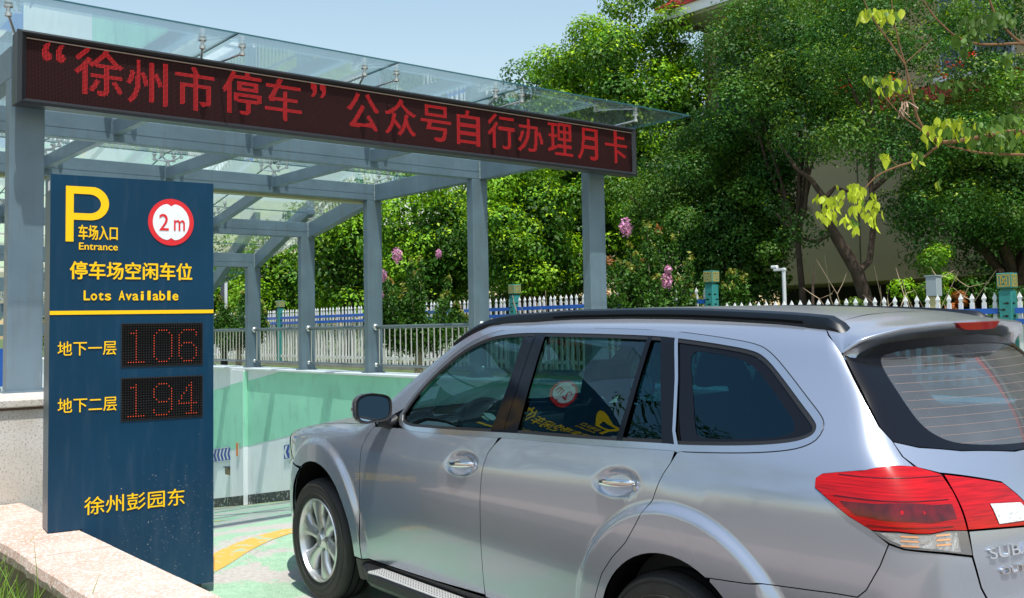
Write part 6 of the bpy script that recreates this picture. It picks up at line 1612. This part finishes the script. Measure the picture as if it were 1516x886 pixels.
# branches of a big leaved tree reaching in from the right
def L9(u, y, Z): return np.array([u*Z, Z, EYE+y*Z])
tb = np.array((.66*9.6, 9.6, .74)); pt = thing('foreground_tree', 'tree with large drooping yellow green leaves reaching in from the right', 'tree', Matrix.Translation(tb))
mb = MB(); Zp = 9.2
def br(pts, r0, r1, Z=Zp):
    P = [L9(u, y, Z)-tb for u, y in pts]; n = len(P); Q = []
    for i in range(n-1):
        for k in range(4):
            t_ = k/4; Q.append(P[i]*(1-t_)+P[i+1]*t_)
    Q.append(P[-1]); Q = np.array(Q)
    for _ in range(2): Q[1:-1] = (Q[:-2]+Q[1:-1]*2+Q[2:])/4
    mb.tube(list(Q), list(np.linspace(r0, r1, len(Q))), 7)
px = lambda x, y: ((x-758)/1490.5, (485.4-.0173*(x-758)-y)/1490.5)
mb.tube([(0, 0, -.3), (.03, 0, 1.0), (-.05, 0, 2.2), (.0, 0, 3.6), (.05, 0, 5.2)], [.16, .13, .11, .09, .05], 10)
br([px(1720, 250), px(1600, 215), px(1516, 190), px(1450, 204), px(1401, 211), px(1380, 195), px(1366, 170), px(1358, 120), px(1353, 92)], .030, .008)
br([px(1353, 92), px(1330, 55), px(1312, 30), px(1300, 8), px(1290, -20)], .010, .005)
br([px(1353, 92), px(1345, 60), px(1338, 20), px(1336, -10)], .008, .004)
br([px(1355, 88), px(1375, 70), px(1395, 52)], .006, .003)
br([px(1401, 211), px(1370, 236), px(1336, 245), px(1305, 258), px(1284, 280)], .014, .006)
br([px(1380, 196), px(1340, 165), px(1320, 140)], .009, .004)
br([px(1720, 90), px(1600, 55), px(1516, 60), px(1465, 62), px(1430, 50), px(1400, 20), px(1385, -5)], .018, .006)
br([px(1700, 160), px(1560, 80), px(1516, 50), px(1492, 20), px(1483, -10)], .018, .009)
br([px(1700, 260), px(1600, 230), px(1516, 228), px(1460, 226), px(1410, 214)], .020, .008)
br([px(1284, 280), px(1262, 293), px(1252, 297)], .006, .003)
br([px(1336, 245), px(1328, 238), px(1322, 228)], .005, .002)
mb.build('branch', mat('branch_brown', (.17, .085, .032), .8, var=.2, vscale=20), pt, smooth=True)
bigleaf = []
def cluster(x, y, n, sx, sy, seed, bright=1.0, size=.088):
    g = np.random.default_rng(seed)
    for k in range(int(n*1.7)): bigleaf.append((x+g.normal(0, sx), y+abs(g.normal(0, sy)), bright*g.uniform(.75, 1.2), size*g.uniform(.6, 1.2), g.uniform(-.35, .35)))
cluster(1268, 270, 24, 13, 16, 1, 1.25); cluster(1290, 292, 18, 11, 18, 2, 1.25); cluster(1233, 285, 18, 10, 14, 3, 1.2); cluster(1221, 312, 4, 4, 5, 4, 1.15); cluster(1266, 322, 6, 6, 8, 5, 1.1)
cluster(1362, 222, 8, 7, 8, 6, 1.1); cluster(1320, 225, 4, 5, 4, 7, 1.1); cluster(1390, 182, 16, 9, 12, 8, 1.15); cluster(1425, 170, 34, 16, 14, 9, 1.05); cluster(1462, 178, 34, 16, 16, 10, .8); cluster(1495, 185, 34, 15, 20, 11, .85); cluster(1506, 165, 14, 12, 12, 12, .7)
cluster(1310, 105, 10, 12, 8, 13, .9); cluster(1330, 112, 14, 12, 10, 14, 1.0); cluster(1303, 4, 16, 10, 8, 15, 1.2); cluster(1332, 6, 10, 8, 8, 16, 1.1); cluster(1465, 15, 26, 14, 14, 17, .55); cluster(1500, 8, 26, 14, 14, 18, .6); cluster(1440, 38, 14, 10, 12, 19, .6); cluster(1398, 262, 3, 3, 5, 20, 1.0); cluster(1509, 70, 8, 6, 14, 21, .8); cluster(1420, 110, 12, 18, 12, 22, .55)
V, F, TT = [], [], []; g = np.random.default_rng(77)
for (x, y, br_, sz, tilt) in bigleaf:
    u, v = px(x, y); Z = Zp+g.normal(0, .18); c = L9(u, v, Z)-tb; yaw = g.uniform(-1.3, 1.3)
    a = np.array([math.cos(yaw), math.sin(yaw), g.normal(0, .15)]); a /= np.linalg.norm(a); dn = np.array([tilt*math.cos(yaw)+g.normal(0, .15), g.normal(0, .35), -1]); dn /= np.linalg.norm(dn); nn = np.cross(a, dn)
    pr = [(0, 0, 0), (.26, .20, .05), (.34, .48, .09), (.19, .82, .05), (0, 1.18, -.12), (-.19, .82, .05), (-.34, .48, .09), (-.26, .20, .05), (0, .5, 0)]
    b = len(V); V += [c+a*q*sz+dn*w*sz+nn*h*sz for q, w, h in pr]; F += [(b+8, b+i, b+(i+1) % 8) for i in range(8)]
    col = np.array((.36, .43, .030) if br_ > .95 else (.12, .23, .035))*br_; TT += [col*g.uniform(.85, 1.15)]*8
raw('large_leaves', V, np.array(F), LEAF, pt, tint=np.clip(TT, 0, .8))
# broken pale withered bract
mbx = MB()
for k in range(9):
    u, v = px(1352+g.normal(0, 4), 148); c = L9(u, v, Zp)-tb; mbx.tube([c, c+np.array([g.normal(0, .03), g.normal(0, .03), -.07]), c+np.array([g.normal(0, .05), g.normal(0, .03), -.15])], [.004, .008, .002], 4)
mbx.build('withered_seed_head', mat('withered', (.42, .28, .20), .8), pt)
# far wood behind everything, one mass
C_, N_, S_, T_ = [], [], [], []; cl = []
g = np.random.default_rng(200)
for k in range(330):
    D_ = g.uniform(15.5, 18.5); S_q = g.uniform(17.5, 62); p = D_*Dv+S_q*Sv; h = 3.2+1.2*math.sin(S_q*.5)+g.uniform(-.6, .6); cl.append((p[0], p[1], .9+g.uniform(0, 1)**.8*h, .8*g.uniform(.7, 1.3)))
for k in range(110):
    D_ = g.uniform(14.6, 18.4); S_q = g.uniform(-6, 17); p = D_*Dv+S_q*Sv; cl.append((p[0], p[1], .6+g.uniform(0, .9), .5*g.uniform(.7, 1.3)))
C, N, S, T_ = crown_leaves(cl, 190, .13, [(.055, .12, .025), (.08, .16, .025), (.04, .09, .02)], tipcol=(.20, .30, .04), tipfrac=.12); V, F, T_ = leaf_quads(C, N, S, T_)
o = raw('hedge_mass', V, F, LEAF, tint=T_); tag(o, 'dense hedge and far trees filling the ground behind the fence', 'hedge', kind='stuff')
# trees off to the left of the frame: the car's windows mirror them
GL = 'street trees left of the ramp'
for i, (x, y, zc, r, sd) in enumerate(((-8.0, 7.2, 4.3, 2.3, 301), (-9.5, 2.4, 4.9, 2.7, 302), (-11.5, 13.0, 4.6, 2.6, 303))):
    tree(('young street tree on the grass just left of the ramp', 'street tree on the left verge nearest the camera', 'street tree far along the left verge')[i], GL, (x, y, -.02), (x, y, zc), (r, r, r*.9), n=46, rc=.42, per=120, leaf=.10, cols=DARK, seed=sd, trunk_r=.10, hollow=.4, core=.35, zmin=-.9)
# grass at the foot of the low wall
C_ = []; V, F, TT = [], [], []; g = np.random.default_rng(400)
def blade(D_, S_, h, w, lean, col, z0=-.02):
    p = D_*Dv+S_*Sv; p[2] = z0; d = np.array([math.cos(lean[0]), math.sin(lean[0]), 0]); s = np.array([-d[1], d[0], 0]); n = 6; b = len(V); ph = g.uniform(0, 6.28); s = np.array([math.cos(ph), math.sin(ph), 0])
    for i in range(n):
        t_ = i/(n-1); c = p+np.array([0, 0, h*(t_-.18*lean[1]*t_*t_)])+d*h*lean[1]*t_**2; ww = w*(1-t_**1.7)+.0006; V.extend([c-s*ww/2, c+s*ww/2])
    for i in range(n-1): F.append((b+2*i, b+2*i+1, b+2*i+3, b+2*i+2)); TT.append(np.array(col)*(.75+.5*i/n))
for k in range(1700):
    S_ = g.uniform(3.2, 7.0); D_ = 1.30-abs(g.normal(0, .35)); hh = g.uniform(.10, .34) if g.random() < .9 else g.uniform(.34, .56)
    col = [(.10, .21, .03), (.16, .27, .04), (.22, .30, .06), (.30, .27, .10)][g.choice(4, p=[.35, .35, .2, .1])]
    blade(D_, S_, hh, g.uniform(.005, .011), (g.uniform(0, 6.28), g.uniform(.1, .75)), col)
for (D_, S_, hh, l0, l1) in ((1.29, 4.95, .66, 2.6, .10), (1.31, 4.52, .60, .4, .18), (1.30, 5.25, .55, 2.9, .35), (1.27, 5.5, .48, 3.6, .4), (1.28, 4.7, .46, 5.5, .5)):
    blade(D_, S_, hh, .010, (l0, l1), (.16, .28, .04))
for k in range(420):
    S_ = g.uniform(4.5, 6.6); D_ = 1.30-abs(g.normal(0, .16)); hh = g.uniform(.28, .50)*(1 if g.random() < .85 else 1.2)
    blade(D_, S_, hh, g.uniform(.006, .012), (g.uniform(0, 6.28), g.uniform(.15, .8)), [(.10, .23, .03), (.17, .30, .04), (.24, .34, .06)][g.integers(3)])
for k in range(22):   # broader weed leaves
    blade(1.24+g.normal(0, .05), g.uniform(4.6, 5.6), g.uniform(.22, .42), .030, (g.uniform(0, 6.28), g.uniform(.05, .35)), (.17, .30, .035))
o = raw('grass_tuft', V, np.array(F), LEAF, tint=np.clip(TT, 0, .8)); tag(o, 'wild green grass growing along the foot of the low wall', 'grass', kind='stuff')
